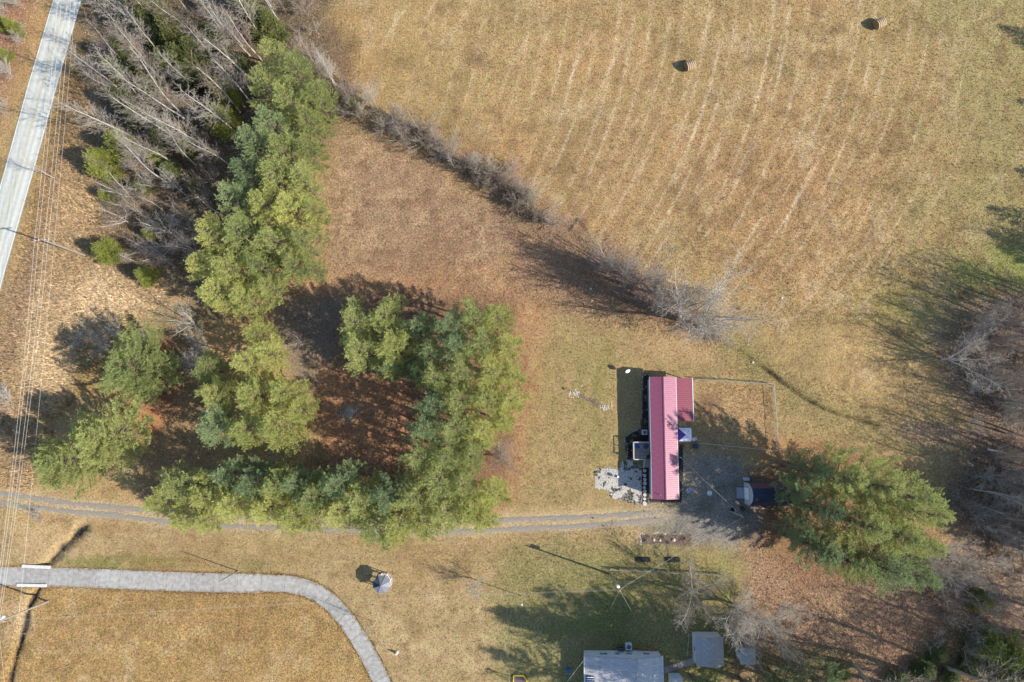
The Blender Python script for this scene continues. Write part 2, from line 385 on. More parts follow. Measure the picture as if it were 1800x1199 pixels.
# lower lawns
paint(pmask([(-900, 905), (260, 925), (860, 945), (1130, 925), (1120, 960), (1000, 1300), (700, 1300), (600, 1070), (480, 1006), (-900, 996)], 16, 30), C(188, 160, 114), 0.3)
paint(np.clip((fbm(X, Y, 12.0, 71.0) - 0.5) * 4, 0, 1) * (V > 905) * (U < 1100) * 0.5, C(166, 148, 92))
paint(np.clip((fbm(X, Y, 7.0, 74.0) - 0.55) * 5, 0, 1) * (V > 905) * (U < 1100) * 0.5, C(204, 176, 130))
paint(blob(215, 988, 130, 15, 0.7) * 0.75, C(128, 130, 66)); paint(blob(450, 995, 20, 14, 0.8) * 0.6, C(136, 134, 72))
paint(pmask([(-900, 1031), (480, 1040), (560, 1058), (620, 1125), (672, 1230), (700, 1500), (-900, 1500)], 8, 8), C(188, 152, 98), 0.7)
paint(blob(60, 950, 70, 45, 0.8) * 0.6, C(212, 178, 128)); paint(blob(25, 1085, 40, 50, 0.8) * 0.7, C(206, 176, 136))
lowl = np.clip((V - 905) / 8, 0, 1) * (U < 1330)
paint(np.clip((fbm(X, Y, 1.8, 141.0) - 0.54) * 6, 0, 1) * lowl * 0.4, C(150, 124, 82)); paint(np.clip((fbm(X, Y, 2.4, 147.0) - 0.56) * 6, 0, 1) * lowl * 0.45, C(212, 184, 138)); paint(np.clip((fbm(X, Y, 20.0, 149.0) - 0.52) * 5, 0, 1) * lowl * 0.45, C(164, 130, 84))
# shaded south-east yard, leaf fall
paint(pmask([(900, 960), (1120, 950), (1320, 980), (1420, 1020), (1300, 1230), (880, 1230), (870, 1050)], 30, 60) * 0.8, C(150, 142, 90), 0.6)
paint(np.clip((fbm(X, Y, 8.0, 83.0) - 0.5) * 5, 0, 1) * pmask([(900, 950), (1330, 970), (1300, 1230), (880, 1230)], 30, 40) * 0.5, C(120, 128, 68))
paint(pmask([(1330, 960), (1480, 1020), (1640, 1040), (1750, 1000), (2300, 900), (2300, 1500), (1290, 1500), (1300, 1080)], 30, 110), C(178, 142, 110), 0.9)
paint(pmask([(1660, 530), (1760, 520), (2600, 380), (2600, 1000), (1800, 1030), (1680, 980), (1660, 880), (1700, 800), (1660, 680)], 40, 90), C(150, 126, 106), 1.0)
paint(blob(1760, 1010, 90, 60, 0.9) * 0.6, C(200, 166, 132)); paint(blob(1590, 1120, 110, 50, 0.9) * 0.5, C(206, 156, 116))
paint(blob(1400, 1170, 130, 40, 0.9) * 0.55, C(124, 122, 66)); paint(blob(1740, 1150, 130, 60, 1.0) * 0.6, C(126, 120, 74))
paint(pmask([(1300, 830), (1480, 780), (1600, 830), (1620, 1000), (1420, 1030), (1330, 960)], 24, 40) * 0.8, C(150, 112, 84), 0.8)
# gravel yard beside the house
paint(pmask([(1196, 800), (1240, 782), (1300, 800), (1330, 850), (1330, 920), (1280, 960), (1120, 925), (1120, 905), (1195, 895)], 18, 40) * 0.95, C(150, 142, 130), 0.5)
paint(np.clip((fbm(X, Y, 3.0, 91.0) - 0.48) * 6, 0, 1) * pmask([(1205, 790), (1320, 790), (1330, 960), (1140, 950)], 20, 30) * 0.6, C(118, 116, 100), 0.6)
for k in range(16):            # mower stripes on the lawn
    u0 = 918 + k * 12; paint(line_mask([(u0 + 26, 580), (u0 + 6, 700), (u0 - 4, 900)], 5, 4) * (0.34 if k % 2 else 0.22) * brk * pmask([(925, 590), (1085, 600), (1085, 820), (1035, 830), (1035, 900), (890, 900)], 20, 20), C(150, 142, 84) if k % 3 else C(200, 172, 124))
for k in range(12):
    v0 = 940 + k * 6; paint(line_mask([(200, v0 - 14), (600, v0), (900, v0 + 4), (1100, v0 - 6)], 3, 3) * 0.3 * brk * (V > 925) * (V < 1003), C(150, 132, 88) if k % 2 else C(206, 178, 132))
# planting beds round the house: dark mulch
BEDS = [[(1129, 658), (1142, 656), (1142, 752), (1126, 752), (1128, 735)], [(1098, 768), (1126, 752), (1142, 752), (1142, 808), (1104, 808), (1100, 790)],
        [(1128, 820), (1142, 820), (1142, 885), (1128, 885)], [(1140, 876), (1200, 876), (1200, 884), (1140, 884)], [(1188, 780), (1202, 780), (1200, 884), (1188, 884)],
        [(1126, 939), (1212, 938), (1216, 958), (1126, 957)]]
for bpts in BEDS: paint(pmask(bpts, 1.5, 2), C(74, 66, 60) if bpts[0][1] < 900 else C(132, 112, 96), 0.8)
for bpts in ([(1119, 980), (1142, 980), (1142, 987), (1118, 987)], [(1170, 980), (1194, 980), (1194, 988), (1170, 988)]): paint(pmask(bpts, 1.5, 2), C(58, 52, 48), 0.8)
paint(line_mask([(1020, 695), (1060, 716)], 6, 2) * 0.9, C(128, 108, 104), 0.4)
# stream beds: wet dark soil
jx2 = fbm(X, Y, 1.6, 121.0, 3) - 0.5
for pts, wd in ((DITCH_A, 8), (DITCH_B, 5)): paint(1 / (1 + np.exp((seg_dist(U, V, pts) - wd / 2 + jx2 * 11) / 0.9)), C(62, 58, 58), 0.8)
paint(line_mask(SWALE[:10], 3.0, 2.2, 10) * 0.95, C(72, 66, 48), 1.0)
paint(line_mask([(1030, 405), (1015, 385), (1000, 405)], 3, 2), C(70, 60, 52))
for pts in (RUT_A, RUT_B): paint(line_mask(pts, 20, 8, 8) * 0.5, C(214, 188, 150))
# relief
Z = (fbm(X, Y, 1.1, 5.0, 3) - 0.5) * 0.16 * (0.4 + tuft) + (fbm(X, Y, 25.0, 15.0, 2) - 0.5) * 0.25
near = (np.abs(X) < 95) & (Y > -48) & (Y < 76)
Z = np.where(near, Z, 0.0)
flat = np.zeros_like(X)
rp = ROAD_L + ROAD_R[::-1]
flat = np.maximum(flat, soft(poly_sd(U, V, rp) - 6, 6, 0))
flat = np.maximum(flat, line_mask(DRIVE, 42, 4))
for pts in (RUT_A, RUT_B): flat = np.maximum(flat, line_mask(pts, 14, 3))
flat = np.maximum(flat, pmask([(1040, 815), (1128, 805), (1132, 890), (1040, 890)], 3, 0))
for q in ([(1090, 640), (1235, 640), (1235, 895), (1090, 895)], [(1290, 840), (1400, 840), (1400, 895), (1290, 895)], [(1000, 1125), (1340, 1095), (1340, 1260), (1000, 1260)], [(640, 1000), (700, 1000), (700, 1055), (640, 1055)]):
    flat = np.maximum(flat, pmask(q, 6, 0))
Z = Z * (1 - flat) - 0.05 * flat
jd = (fbm(X, Y, 1.6, 121.0, 3) - 0.5); dA = np.maximum(0, seg_dist(U, V, DITCH_A) + jd * 9); dB = np.maximum(0, seg_dist(U, V, DITCH_B) + jd * 8); dS = seg_dist(U, V, SWALE)
Z -= 0.75 * np.exp(-(dA / 9.0) ** 2) * (1 - line_mask(DRIVE, 36, 3)) + 0.7 * np.exp(-(dB / 7.0) ** 2) * (1 - line_mask(DRIVE, 36, 3)) + 0.5 * np.exp(-((dS + jd * 5) / 2.6) ** 2)
ny, nx = X.shape
idx = np.arange(nx * ny).reshape(ny, nx)
quads = np.stack([idx[:-1, :-1], idx[:-1, 1:], idx[1:, 1:], idx[1:, :-1]], axis=2).reshape(-1, 4)
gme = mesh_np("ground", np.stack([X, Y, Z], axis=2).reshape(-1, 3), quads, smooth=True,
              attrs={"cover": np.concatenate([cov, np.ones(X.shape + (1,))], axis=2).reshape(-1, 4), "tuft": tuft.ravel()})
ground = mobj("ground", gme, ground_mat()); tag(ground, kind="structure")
ix0 = int(np.argmin(np.abs(gx + 94))); iy0 = int(np.argmin(np.abs(gy + 47)))
def gidx(x, y):
    i = np.clip(((np.asarray(y) + 47) / 0.3).astype(int) + iy0, 0, ny - 1); j = np.clip(((np.asarray(x) + 94) / 0.3).astype(int) + ix0, 0, nx - 1)
    return i, j
def gz(x, y):
    i, j = gidx(np.array([x]), np.array([y])); return float(Z[i, j][0])

# ------------------------------------------------------------------ road, drive, track, culvert
def resample(pts, n):
    P_ = np.array([[p[0], p[1]] for p in pts], float)
    s = np.concatenate([[0], np.cumsum(np.hypot(*np.diff(P_, axis=0).T))])
    t = np.linspace(0, s[-1], n)
    return np.stack([np.interp(t, s, P_[:, 0]), np.interp(t, s, P_[:, 1])], axis=1), s[-1]
def gw(pts): return [(G(u, v).x, G(u, v).y) for u, v in pts]
def strip(name, L_, R_, m, z, mat_, parent=None, kind=None, jit=0.0, seed=0):
    rr = np.random.default_rng(seed); n = len(L_)
    t = np.linspace(0, 1, m)[None, :, None]
    jl_ = rr.normal(0, jit, (n, 1, 2)) if jit else 0; jr_ = rr.normal(0, jit, (n, 1, 2)) if jit else 0
    pts = (L_[:, None, :] + jl_) * (1 - t) + (R_[:, None, :] + jr_) * t
    Zr = np.full((n, m, 1), z)
    if jit: Zr[:, 1:-1] += 0.02; Zr[:, [0, -1]] -= 0.03
    vs_ = np.concatenate([pts, Zr], axis=2).reshape(-1, 3)
    id_ = np.arange(n * m).reshape(n, m)
    q = np.stack([id_[:-1, :-1], id_[1:, :-1], id_[1:, 1:], id_[:-1, 1:]], axis=2).reshape(-1, 4)
    a = np.broadcast_to(np.linspace(0, 1, m)[None, :], (n, m)).ravel()
    me = mesh_np(name, vs_, q, smooth=True, attrs={"across": a})
    if vs_.size:   # faces must look up
        me.flip_normals() if me.polygons[0].normal.z < 0 else None
    o = mobj(name, me, mat_, parent)
    if kind: tag(o, kind=kind)
    return o
def road_mat():
    m = mat("aged_asphalt", srgb(196, 192, 178, 0.88), 0.85, 0.10, 1.2, 0.25)
    n = m.node_tree.nodes; L = m.node_tree.links; p = n["Principled BSDF"]
    old = p.inputs["Base Color"].links[0].from_socket
    at = n.new("ShaderNodeAttribute"); at.attribute_name = "across"
    cr = n.new("ShaderNodeValToRGB"); e = cr.color_ramp.elements
    e[0].position = 0.0; e[0].color = (0.72, 0.72, 0.70, 1); e[1].position = 1.0; e[1].color = (0.78, 0.78, 0.76, 1)
    for pos, val in ((0.12, 0.95), (0.22, 1.1), (0.33, 0.9), (0.40, 1.02), (0.5, 0.86), (0.6, 1.15), (0.68, 0.9), (0.78, 1.18), (0.9, 0.95)):
        k = e.new(pos); k.color = (val * 0.98, val, val * 1.01, 1)
    L.new(at.outputs["Fac"], cr.inputs[0])
    mx = n.new("ShaderNodeMix"); mx.data_type = 'RGBA'; mx.blend_type = 'MULTIPLY'; mx.inputs[0].default_value = 1.0
    L.new(old, mx.inputs[6]); L.new(cr.outputs[0], mx.inputs[7]); L.new(mx.outputs[2], p.inputs["Base Color"])
    return m
RL, _ = resample(gw(ROAD_L), 160); RR, _ = resample(gw(ROAD_R), 160)
road = strip("road", RL, RR, 21, 0.03, road_mat(), kind="structure")
M_white_line = mat("worn_white_paint", srgb(232, 232, 226, 0.85), 0.7, 0.18, 2.0)
M_yellow = mat("worn_yellow_paint", srgb(214, 196, 140, 0.8), 0.7, 0.25, 1.0)
for nm, a, b, mt in (("edge_line", 0.022, 0.044, M_white_line), ("edge_line", 0.952, 0.974, M_white_line), ("centre_line", 0.478, 0.49, M_yellow), ("centre_line", 0.51, 0.522, M_yellow)):
    strip(nm, RL * (1 - a) + RR * a, RL * (1 - b) + RR * b, 2, 0.036, mt, road)
M_conc = mat("driveway_concrete", srgb(184, 177, 166, 0.55), 0.9, 0.25, 0.7, 0.15, col2=srgb(198, 189, 176, 0.55))
M_conc2 = mat("driveway_concrete_pale", srgb(196, 187, 174, 0.55), 0.9, 0.25, 0.9, 0.15)
M_conc3 = mat("driveway_concrete_dark", srgb(170, 163, 154, 0.55), 0.9, 0.25, 0.8, 0.15)
M_SLABS = [mat('driveway_slab_%d' % q_, srgb(v_, v_ - 6, v_ - 16, 0.68), 0.9, 0.3, 1.6, 0.3, detail=8) for q_, v_ in enumerate((180, 184, 188, 192, 186))]
DW, dlen = resample(gw(DRIVE), 400)
drive = root("driveway", None, None, (0, 0, 0)); tag(drive, kind="structure")
tan = np.gradient(DW, axis=0); tan /= np.linalg.norm(tan, axis=1, keepdims=True); nor = np.stack([-tan[:, 1], tan[:, 0]], axis=1)
step = 400 * 3.6 / dlen; k = 0.0; si = 0
while k + step < 399:
    i0, i1 = int(k), int(k + step); sub = [int(round(i0 + (i1 - i0) * q / 4)) for q in range(5)]
    hw = 1.42 if i0 < 250 else 1.25
    g_ = 0.03
    Lp = [DW[i] + nor[i] * hw for i in sub]; Rp = [DW[i] - nor[i] * hw for i in sub]
    Lp[0] = Lp[0] + tan[i0] * g_; Rp[0] = Rp[0] + tan[i0] * g_
    b = MB(); top = [(p[0], p[1], 0.05) for p in Lp] + [(p[0], p[1], 0.05) for p in reversed(Rp)]
    b.prism([(p[0], p[1]) for p in top][::-1], -0.12, 0.05 + R.uniform(-0.006, 0.006))
    b.build("slab", R.choice(M_SLABS), drive); si += 1
    k += step
M_grav = mat("limestone_gravel", srgb(172, 160, 142, 0.62), 0.95, 0.35, 6.0, 0.8, detail=6)
for nm, pts, wd in (("gravel_track", RUT_A, 0.36), ("gravel_track", RUT_B, 0.36)):
    c, ln = resample(gw(pts), 420); t_ = np.gradient(c, axis=0); t_ /= np.linalg.norm(t_, axis=1, keepdims=True); n_ = np.stack([-t_[:, 1], t_[:, 0]], axis=1)
    wv = wd * (0.75 + 0.6 * fbm(c[:, 0], c[:, 1], 2.5, 31.0 + wd))[:, None]; strip(nm, c + n_ * wv, c - n_ * wv, 5, 0.0, M_grav, kind="structure", jit=0.09, seed=3)
M_head = mat("painted_headwall", srgb(226, 220, 210, 0.75), 0.8, 0.12, 2.0)
M_soil = mat("culvert_dark", (0.03, 0.028, 0.026), 0.9)
for (a, b_, lab) in (((40, 994.5), (89, 997), "white concrete culvert headwall on the north side of the driveway"), ((31, 1028), (83, 1029), "white concrete culvert headwall on the south side of the driveway")):
    A = G(*a); B = G(*b_); c = (A + B) / 2
    t = root("culvert_headwall", lab, "headwall", (c.x, c.y, -0.8))
    MB().beam((A.x, A.y, -0.3), (B.x, B.y, -0.3), 0.4, 1.0).build("wall", M_head, t)
    MB().beam((A.x, A.y, 0.225), (B.x, B.y, 0.225), 0.46, 0.05).build("coping", M_head, t)
    sgn = 1 if a[1] < 1010 else -1
    MB().cyl((c.x, c.y + sgn * 0.15, -0.42), (c.x, c.y + sgn * 0.27, -0.42), 0.25, n=14).build("pipe_mouth", M_soil, t)

# ------------------------------------------------------------------ trees
M_bark_pine = mat("pine_bark", (0.16, 0.115, 0.085), 0.9, 0.3, 6, 0.6)
M_bark_pale = mat("pale_bark", (0.54, 0.49, 0.415), 0.85, 0.22, 3, 0.3)
M_bark_grey = mat("grey_bark", (0.38, 0.32, 0.25), 0.85, 0.25, 4, 0.4)
M_twig = mat("twig_grey", (0.34, 0.285, 0.225), 0.85, 0.25, 1.5)
M_twig_pale = mat("twig_pale", (0.45, 0.395, 0.32), 0.85, 0.2, 1.5)
M_twig_red = mat("twig_reddish", (0.32, 0.24, 0.185), 0.85, 0.25, 1.5)
M_twig_straw = mat("twig_straw", (0.37, 0.30, 0.21), 0.85, 0.25, 1.5)
M_pine = foliage_mat("pine_needles", (0.27, 0.325, 0.115), (0.64, 0.63, 0.235), 0.48)
M_pine_y = foliage_mat("pine_needles_yellow", (0.39, 0.42, 0.13), (0.74, 0.71, 0.25), 0.5)
M_pine_g = foliage_mat("pine_needles_blue", (0.17, 0.25, 0.12), (0.46, 0.51, 0.23), 0.42)
M_cedar = foliage_mat("cedar_scales", (0.20, 0.24, 0.055), (0.46, 0.46, 0.11), 0.4)
M_cedar_d = foliage_mat("cedar_scales_dark", (0.13, 0.16, 0.055), (0.30, 0.31, 0.11), 0.4)

def unit(a): return a / (np.linalg.norm(a, axis=-1, keepdims=True) + 1e-9)
def blades(Cn, D, rng, per, ln, wd, spread, up):
    """small pointed needle fans at centres Cn that follow directions D"""
    m = len(Cn)
    c = np.repeat(Cn, per, axis=0); d = np.repeat(D, per, axis=0)
    r = rng.normal(size=(m * per, 3))
    d2 = unit(d * 0.9 + r * spread + np.array([0, 0, up]))
    s = unit(np.cross(d2, np.array([0, 0, 1.0]) + rng.normal(size=(m * per, 3)) * 0.55))
    l = ln * rng.uniform(0.65, 1.2, (m * per, 1)); w_ = wd * rng.uniform(0.7, 1.2, (m * per, 1))
    b0 = c - d2 * l * 0.15
    v = np.stack([b0 + s * w_ * 0.55, b0 - s * w_ * 0.55, c + d2 * l], axis=1).reshape(-1, 3)
    f = np.arange(m * per * 3).reshape(-1, 3)
    tint = np.repeat(np.repeat(np.clip(rng.normal(0.5, 0.28, m), 0, 1.2), per), 3)
    return v, f, tint
def make_pine(seed, h, r, base=0.25, dense=1.0, gap=0.8):
    rng = np.random.default_rng(seed)
    zs = np.linspace(0, h, 9); ox = np.cumsum(rng.normal(0, 0.06, 9)); oy = np.cumsum(rng.normal(0, 0.06, 9)); ox -= ox[0]; oy -= oy[0]
    tr = 0.014 * h * (1 - zs / h * 0.93)
    tp = np.stack([ox, oy, zs], axis=1)
    tv, tf = tubes(tp[:-1], tp[1:], tr[:-1], tr[1:], 8)
    B0, B1, Q0, Q1 = [], [], [], []; TC, TD = [], []
    z = base * h
    lob = rng.uniform(0, 6.28, 3); la = rng.uniform(0.1, 0.26, 3)
    while z < h * 0.985:
        t = (z - base * h) / (h * (1 - base))
        prof = min(1.0, 0.6 + 2.0 * t) * (1 - t) ** 0.6
        nb = rng.integers(4, 6); a0 = rng.uniform(0, 6.28)
        for k in range(nb):
            az = a0 + 6.283 * k / nb + rng.normal(0, 0.28)
            lm = 1 + sum(la[q] * math.cos((q + 2) * az + lob[q]) for q in range(3))
            Lb = max(0.5, r * prof * lm * rng.uniform(0.62, 1.18))
            el = math.radians(-8 + 58 * t ** 1.2 + rng.normal(0, 8))
            p = np.array([np.interp(z, zs, ox), np.interp(z, zs, oy), z]); n = max(2, int(Lb / 0.3))
            d = np.array([math.cos(az) * math.cos(el), math.sin(az) * math.cos(el), math.sin(el)])
            rad = 0.016 + 0.012 * Lb; p_in = p
            pw = min(0.62, 0.16 * Lb + 0.12) * rng.uniform(0.8, 1.2)      # half width of the plume
            for i in range(n):
                f = (i + 1) / n
                d = unit(d + np.array([0, 0, 0.03 + 0.08 * f]) + rng.normal(0, 0.06, 3))
                q = p + d * (Lb / n)
                if i % 3 == 2 or i == n - 1: B0.append(p_in); B1.append(q); Q0.append(rad * (1 - 0.85 * max(0, i - 2) / n)); Q1.append(rad * (1 - 0.85 * f)); p_in = q
                p = q
                if f > 0.34:
                    side = unit(np.cross(d, [0, 0, 1])); g = (f - 0.34) / 0.66
                    tl = pw * (0.45 + 1.1 * g - 0.55 * g * g * g)
                    for sg in (-1, 1):
                        td = unit(side * sg * 0.8 + d * 0.8 + np.array([0, 0, rng.normal(0.2, 0.2)]))
                        nt_ = max(1, int(tl / 0.17 * dense + rng.uniform(0, 1)))
                        for j in range(nt_):
                            TC.append(p + td * (0.08 + tl * (j + rng.uniform(0.2, 0.9)) / nt_) + rng.normal(0, 0.05, 3)); TD.append(td)
                    TC.append(p + np.array([0, 0, 0.04])); TD.append(d)
            TC.append(p + d * 0.1); TD.append(d)
        z += rng.uniform(0.75, 1.2) * gap * (h / 16) * (1 - 0.35 * t)
    bv, bf = tubes(B0, B1, Q0, Q1, 3)
    tv2 = np.concatenate([tv, bv]); tf2 = np.concatenate([tf, bf + len(tv)])
    v, f, ti = blades(np.array(TC), np.array(TD), rng, 8, 0.23, 0.07, 0.6, 0.3)
    return mesh_np("pine_trunk", tv2, tf2), mesh_np("pine_crown", v, f, attrs={"tint": ti})
def make_cedar(seed, h, r):
    rng = np.random.default_rng(seed); Cn, D = [], []
    tv, tf = tubes([[0, 0, 0], [0, 0, h * 0.5]], [[0, 0, h * 0.5], [0, 0, h * 0.95]], [0.1, 0.06], [0.06, 0.015], 6)
    S0, S1 = [], []
    for k in range(int(40 * r)):
        t = rng.uniform(0.04, 1.0) ** 1.1; az = rng.uniform(0, 6.283)
        rr = r * (1 - t) ** 0.65 * min(1, 0.55 + 3 * t) * rng.uniform(0.55, 1.15)
        tip = np.array([rr * math.cos(az), rr * math.sin(az), t * h + 0.25 * rr]); st = np.array([0, 0, max(0.1, t * h - 0.35 * rr)])
        S0.append(st); S1.append(tip); d = unit(tip - st); n = int(30 + 40 * rr)
        f = rng.uniform(0.25, 1.05, n) ** 0.7; sp = 0.10 + 0.17 * (1 - np.abs(f - 0.65))
        Cn.append(st + (tip - st) * f[:, None] + rng.normal(size=(n, 3)) * sp[:, None]); D.append(np.repeat(d[None], n, axis=0))
    bv, bf = tubes(S0, S1, [0.03] * len(S0), [0.008] * len(S0), 3)
    v, f, ti = blades(np.concatenate(Cn), np.concatenate(D), rng, 5, 0.19, 0.075, 0.6, 0.3)
    return mesh_np("cedar_trunk", np.concatenate([tv, bv]), np.concatenate([tf, bf + len(tv)])), mesh_np("cedar_crown", v, f, attrs={"tint": ti})
def spikes(P0, P1, R0):
    V, Q = tubes(P0, P1, R0, np.full(len(P0), 0.0), 3); m = len(P0)
    V = V.reshape(m, 6, 3)[:, :4]; o = (np.arange(m) * 4)[:, None]
    Fc = np.concatenate([o + np.array([[0, 3, 1]]), o + np.array([[1, 3, 2]]), o + np.array([[2, 3, 0]])])
    return V.reshape(-1, 3), Fc
def make_bare(seed, h, style, tw_r=0.0135):
    rng = np.random.default_rng(seed); S = []; SP = []
    def grow(p, d, L_, rad, lev):
        per_m, frac, ang, start, wob, trop, seg = LV[lev]
        if lev == len(LV) - 1:                       # finest twigs: one tapering shoot
            SP.append((p, p + d * L_, rad)); return
        n = max(2, int(L_ / seg)); sl = L_ / n; pts = [p]; ds = []
        for i in range(n):
            d = unit(d + rng.normal(0, wob, 3) + np.array([0, 0, trop])); q = p + d * sl
            S.append((p, q, rad * (1 - 0.85 * i / n), rad * (1 - 0.85 * (i + 1) / n))); p = q; pts.append(p); ds.append(d)
        nk = int(per_m * L_ * (1 - start) + rng.uniform(0, 1)); ph = rng.uniform(0, 6.28)
        for k in range(nk):
            f = start + (1 - start) * (k + rng.uniform(0, 1)) / nk; i = min(n - 1, int(f * n)); o = pts[i] + (pts[i + 1] - pts[i]) * (f * n - i)
            dd = ds[i]; a1 = unit(np.cross(dd, [0.3, 0.2, 1.0] if abs(dd[2]) < 0.9 else [1.0, 0, 0])); b1 = np.cross(dd, a1); ph += 2.4 + rng.normal(0, 0.4)
            a = ang * rng.uniform(0.7, 1.25)
            nd = unit(dd * math.cos(a) + (a1 * math.cos(ph) + b1 * math.sin(ph)) * math.sin(a))
            if nd[2] < -0.2: nd[2] *= 0.3; nd = unit(nd)
            kl = L_ * frac * (1.15 - 0.75 * f) * rng.uniform(0.6, 1.25)
            kr = min(rad * (1 - 0.85 * f) * 0.7, 0.006 * kl + 0.009)
            if kl > 0.12: grow(o, nd, max(kl, 0.25), max(kr, 0.008), lev + 1)
    z3 = np.zeros(3)
    if style == 'forest':
        LV = [(2.8, 0.26, 0.72, 0.30, 0.03, 0.03, 1.2), (3.2, 0.42, 0.65, 0.12, 0.09, 0.05, 0.6), (5.5, 0.55, 0.6, 0.05, 0.12, 0.04, 0.4), (0, 0, 0, 0, 0, 0, 0)]
        grow(z3, np.array([0, 0, 1.0]), h, 0.0078 * h + 0.015, 0)
    elif style in ('open', 'oak'):
        LV = [(2.1, 0.40, 0.8, 0.14, 0.10, 0.02, 0.8), (3.8, 0.42, 0.7, 0.10, 0.13, 0.02, 0.6), (6.5, 0.5, 0.7, 0.05, 0.14, 0.02, 0.4), (0, 0, 0, 0, 0, 0, 0)] if style == 'oak' else [(1.9, 0.38, 0.7, 0.16, 0.08, 0.03, 0.9), (3.0, 0.40, 0.65, 0.12, 0.11, 0.03, 0.6), (5.5, 0.5, 0.65, 0.05, 0.13, 0.03, 0.4), (0, 0, 0, 0, 0, 0, 0)]
        k = int(rng.integers(4, 7)); S.append((z3, np.array([0, 0, h * 0.14]), 0.018 * h, 0.014 * h))
        for q in range(k):
            az = 6.283 * q / k + rng.normal(0, 0.3); e = rng.uniform(0.75, 1.35)
            grow(np.array([0, 0, h * rng.uniform(0.08, 0.14)]), np.array([math.cos(az) * math.cos(e), math.sin(az) * math.cos(e), math.sin(e)]), h * rng.uniform(0.68, 0.9), 0.0105 * h, 0)
    elif style == 'shrub':
        LV = [(4.0, 0.45, 0.55, 0.12, 0.08, 0.02, 0.5), (7.0, 0.5, 0.55, 0.05, 0.12, 0.03, 0.35), (0, 0, 0, 0, 0, 0, 0)]
        for q in range(11):
            az = rng.uniform(0, 6.283); e = rng.uniform(0.8, 1.45)
            grow(np.array([rng.normal(0, 0.25), rng.normal(0, 0.25), 0]), np.array([math.cos(az) * math.cos(e), math.sin(az) * math.cos(e), math.sin(e)]), h * rng.uniform(0.55, 1.0), 0.006 * h + 0.006, 0)
    P0 = np.array([s[0] for s in S]); P1 = np.array([s[1] for s in S]); R0 = np.array([s[2] for s in S]); R1 = np.array([s[3] for s in S])
    R0 = np.maximum(R0, tw_r * 0.95); R1 = np.maximum(R1, tw_r * 0.75)
    big = R0 > 0.04
    if big.sum() < 2: big[:4] = True
    a, b = tubes(P0[big], P1[big], R0[big], R1[big], 6); c, e = tubes(P0[~big], P1[~big], R0[~big], R1[~big], 3)
    s1, s2 = spikes(np.array([s[0] for s in SP]), np.array([s[1] for s in SP]), np.full(len(SP), tw_r))
    return mesh_np("bare_trunk", a, b, smooth=True), mesh_np("bare_crown", np.concatenate([c, s1]), [e, s2 + len(c)])

class Kind:
    def __init__(s, meshes, h, r): s.m = meshes; s.h = h; s.r = r
PINES = [make_pine(100 + i, 16.0, 3.6, b, 1.0, 0.66) for i, b in enumerate((0.22, 0.3, 0.18, 0.26, 0.33, 0.2))]
HIGHP = [make_pine(150 + i, 18.0, 3.6, 0.46, 1.0, 0.6) for i in range(4)]
TALLP = [make_pine(200 + i, 22.0, 4.6, 0.32, 1.0, 0.58) for i in range(3)]
BIGP = [make_pine(230 + i, 13.0, 5.6, 0.08, 1.1, 0.52) for i in range(2)]
CEDARS = [make_cedar(300 + i, 5.0, r_) for i, r_ in enumerate((1.8, 1.5, 2.0))]
FOREST = [make_bare(400 + i, 17.0, 'forest') for i in range(6)]
OPEN = [make_bare(500 + i, 13.0, 'open', 0.0145) for i in range(4)]
OAK = [make_bare(550 + i, 13.0, 'oak', 0.017) for i in range(3)]
SHRUB = [make_bare(600 + i, 3.6, 'shrub') for i in range(4)]
MESHMAT = {}
def with_mat(me, m):
    key = (me.name, m.name)
    if key not in MESHMAT:
        c = me if not me.materials and me.name not in [k[0] for k in MESHMAT] else me.copy()
        c.materials.clear(); c.materials.append(m); MESHMAT[key] = c
    return MESHMAT[key]
def put_tree(name, meshes, mats, loc, sx, sz, rz, label, cat, group=None, tilt=(0, 0)):
    o = bpy.data.objects.new(name, None); COL.objects.link(o); o.empty_display_size = 0.3
    o.location = loc; o.rotation_euler = (tilt[0], tilt[1], rz); o.scale = (sx, sx, sz)
    tag(o, label, cat, group)
    a = mobj("trunk", with_mat(meshes[0], mats[0]), None, o); b = mobj("crown", with_mat(meshes[1], mats[1]), None, o)
    return o
ONES = "first second third fourth fifth sixth seventh eighth ninth tenth eleventh twelfth thirteenth fourteenth fifteenth sixteenth seventeenth eighteenth nineteenth twentieth".split()
def ordinal(i):
    if i < 20: return ONES[i]
    return {2: "twenty", 3: "thirty", 4: "forty", 5: "fifty", 6: "sixty", 7: "seventy"}[(i + 1) // 10] + "-" + ONES[(i + 1) % 10 - 1] if (i + 1) % 10 else {2: "twentieth", 3: "thirtieth", 4: "fortieth", 5: "fiftieth", 6: "sixtieth", 7: "seventieth"}[(i + 1) // 10]
def pine_at(u, v, rpx, h, label, group, kinds=None, m=None, cf=0.6, name="pine_tree"):
    kinds = kinds or PINES; i = R.randrange(len(kinds))
    h0, r0 = (16.0, 3.6) if kinds is PINES else (18.0, 3.6) if kinds is HIGHP else ((22.0, 4.6) if kinds is TALLP else (13.0, 5.6))
    p = G(u, v, h * cf); s = rpx * 0.088 / r0
    put_tree(name, kinds[i], (M_bark_pine, m or M_pine), (p.x, p.y, gz(p.x, p.y) - 0.1), s, h / h0, R.uniform(0, 6.28), label, "pine tree", group)

def pine_group(lst, labeler, group, kinds=None, key=None, mats=None, cf=0.6):
    lst = sorted(lst, key=key or (lambda q: q[0]))
    for i, q in enumerate(lst):
        pine_at(q[0], q[1], q[2], q[3], labeler(i, len(lst)), group, kinds, (mats[q[4]] if mats and len(q) > 4 else None), cf)
MP = {0: M_pine, 1: M_pine_y, 2: M_pine_g}
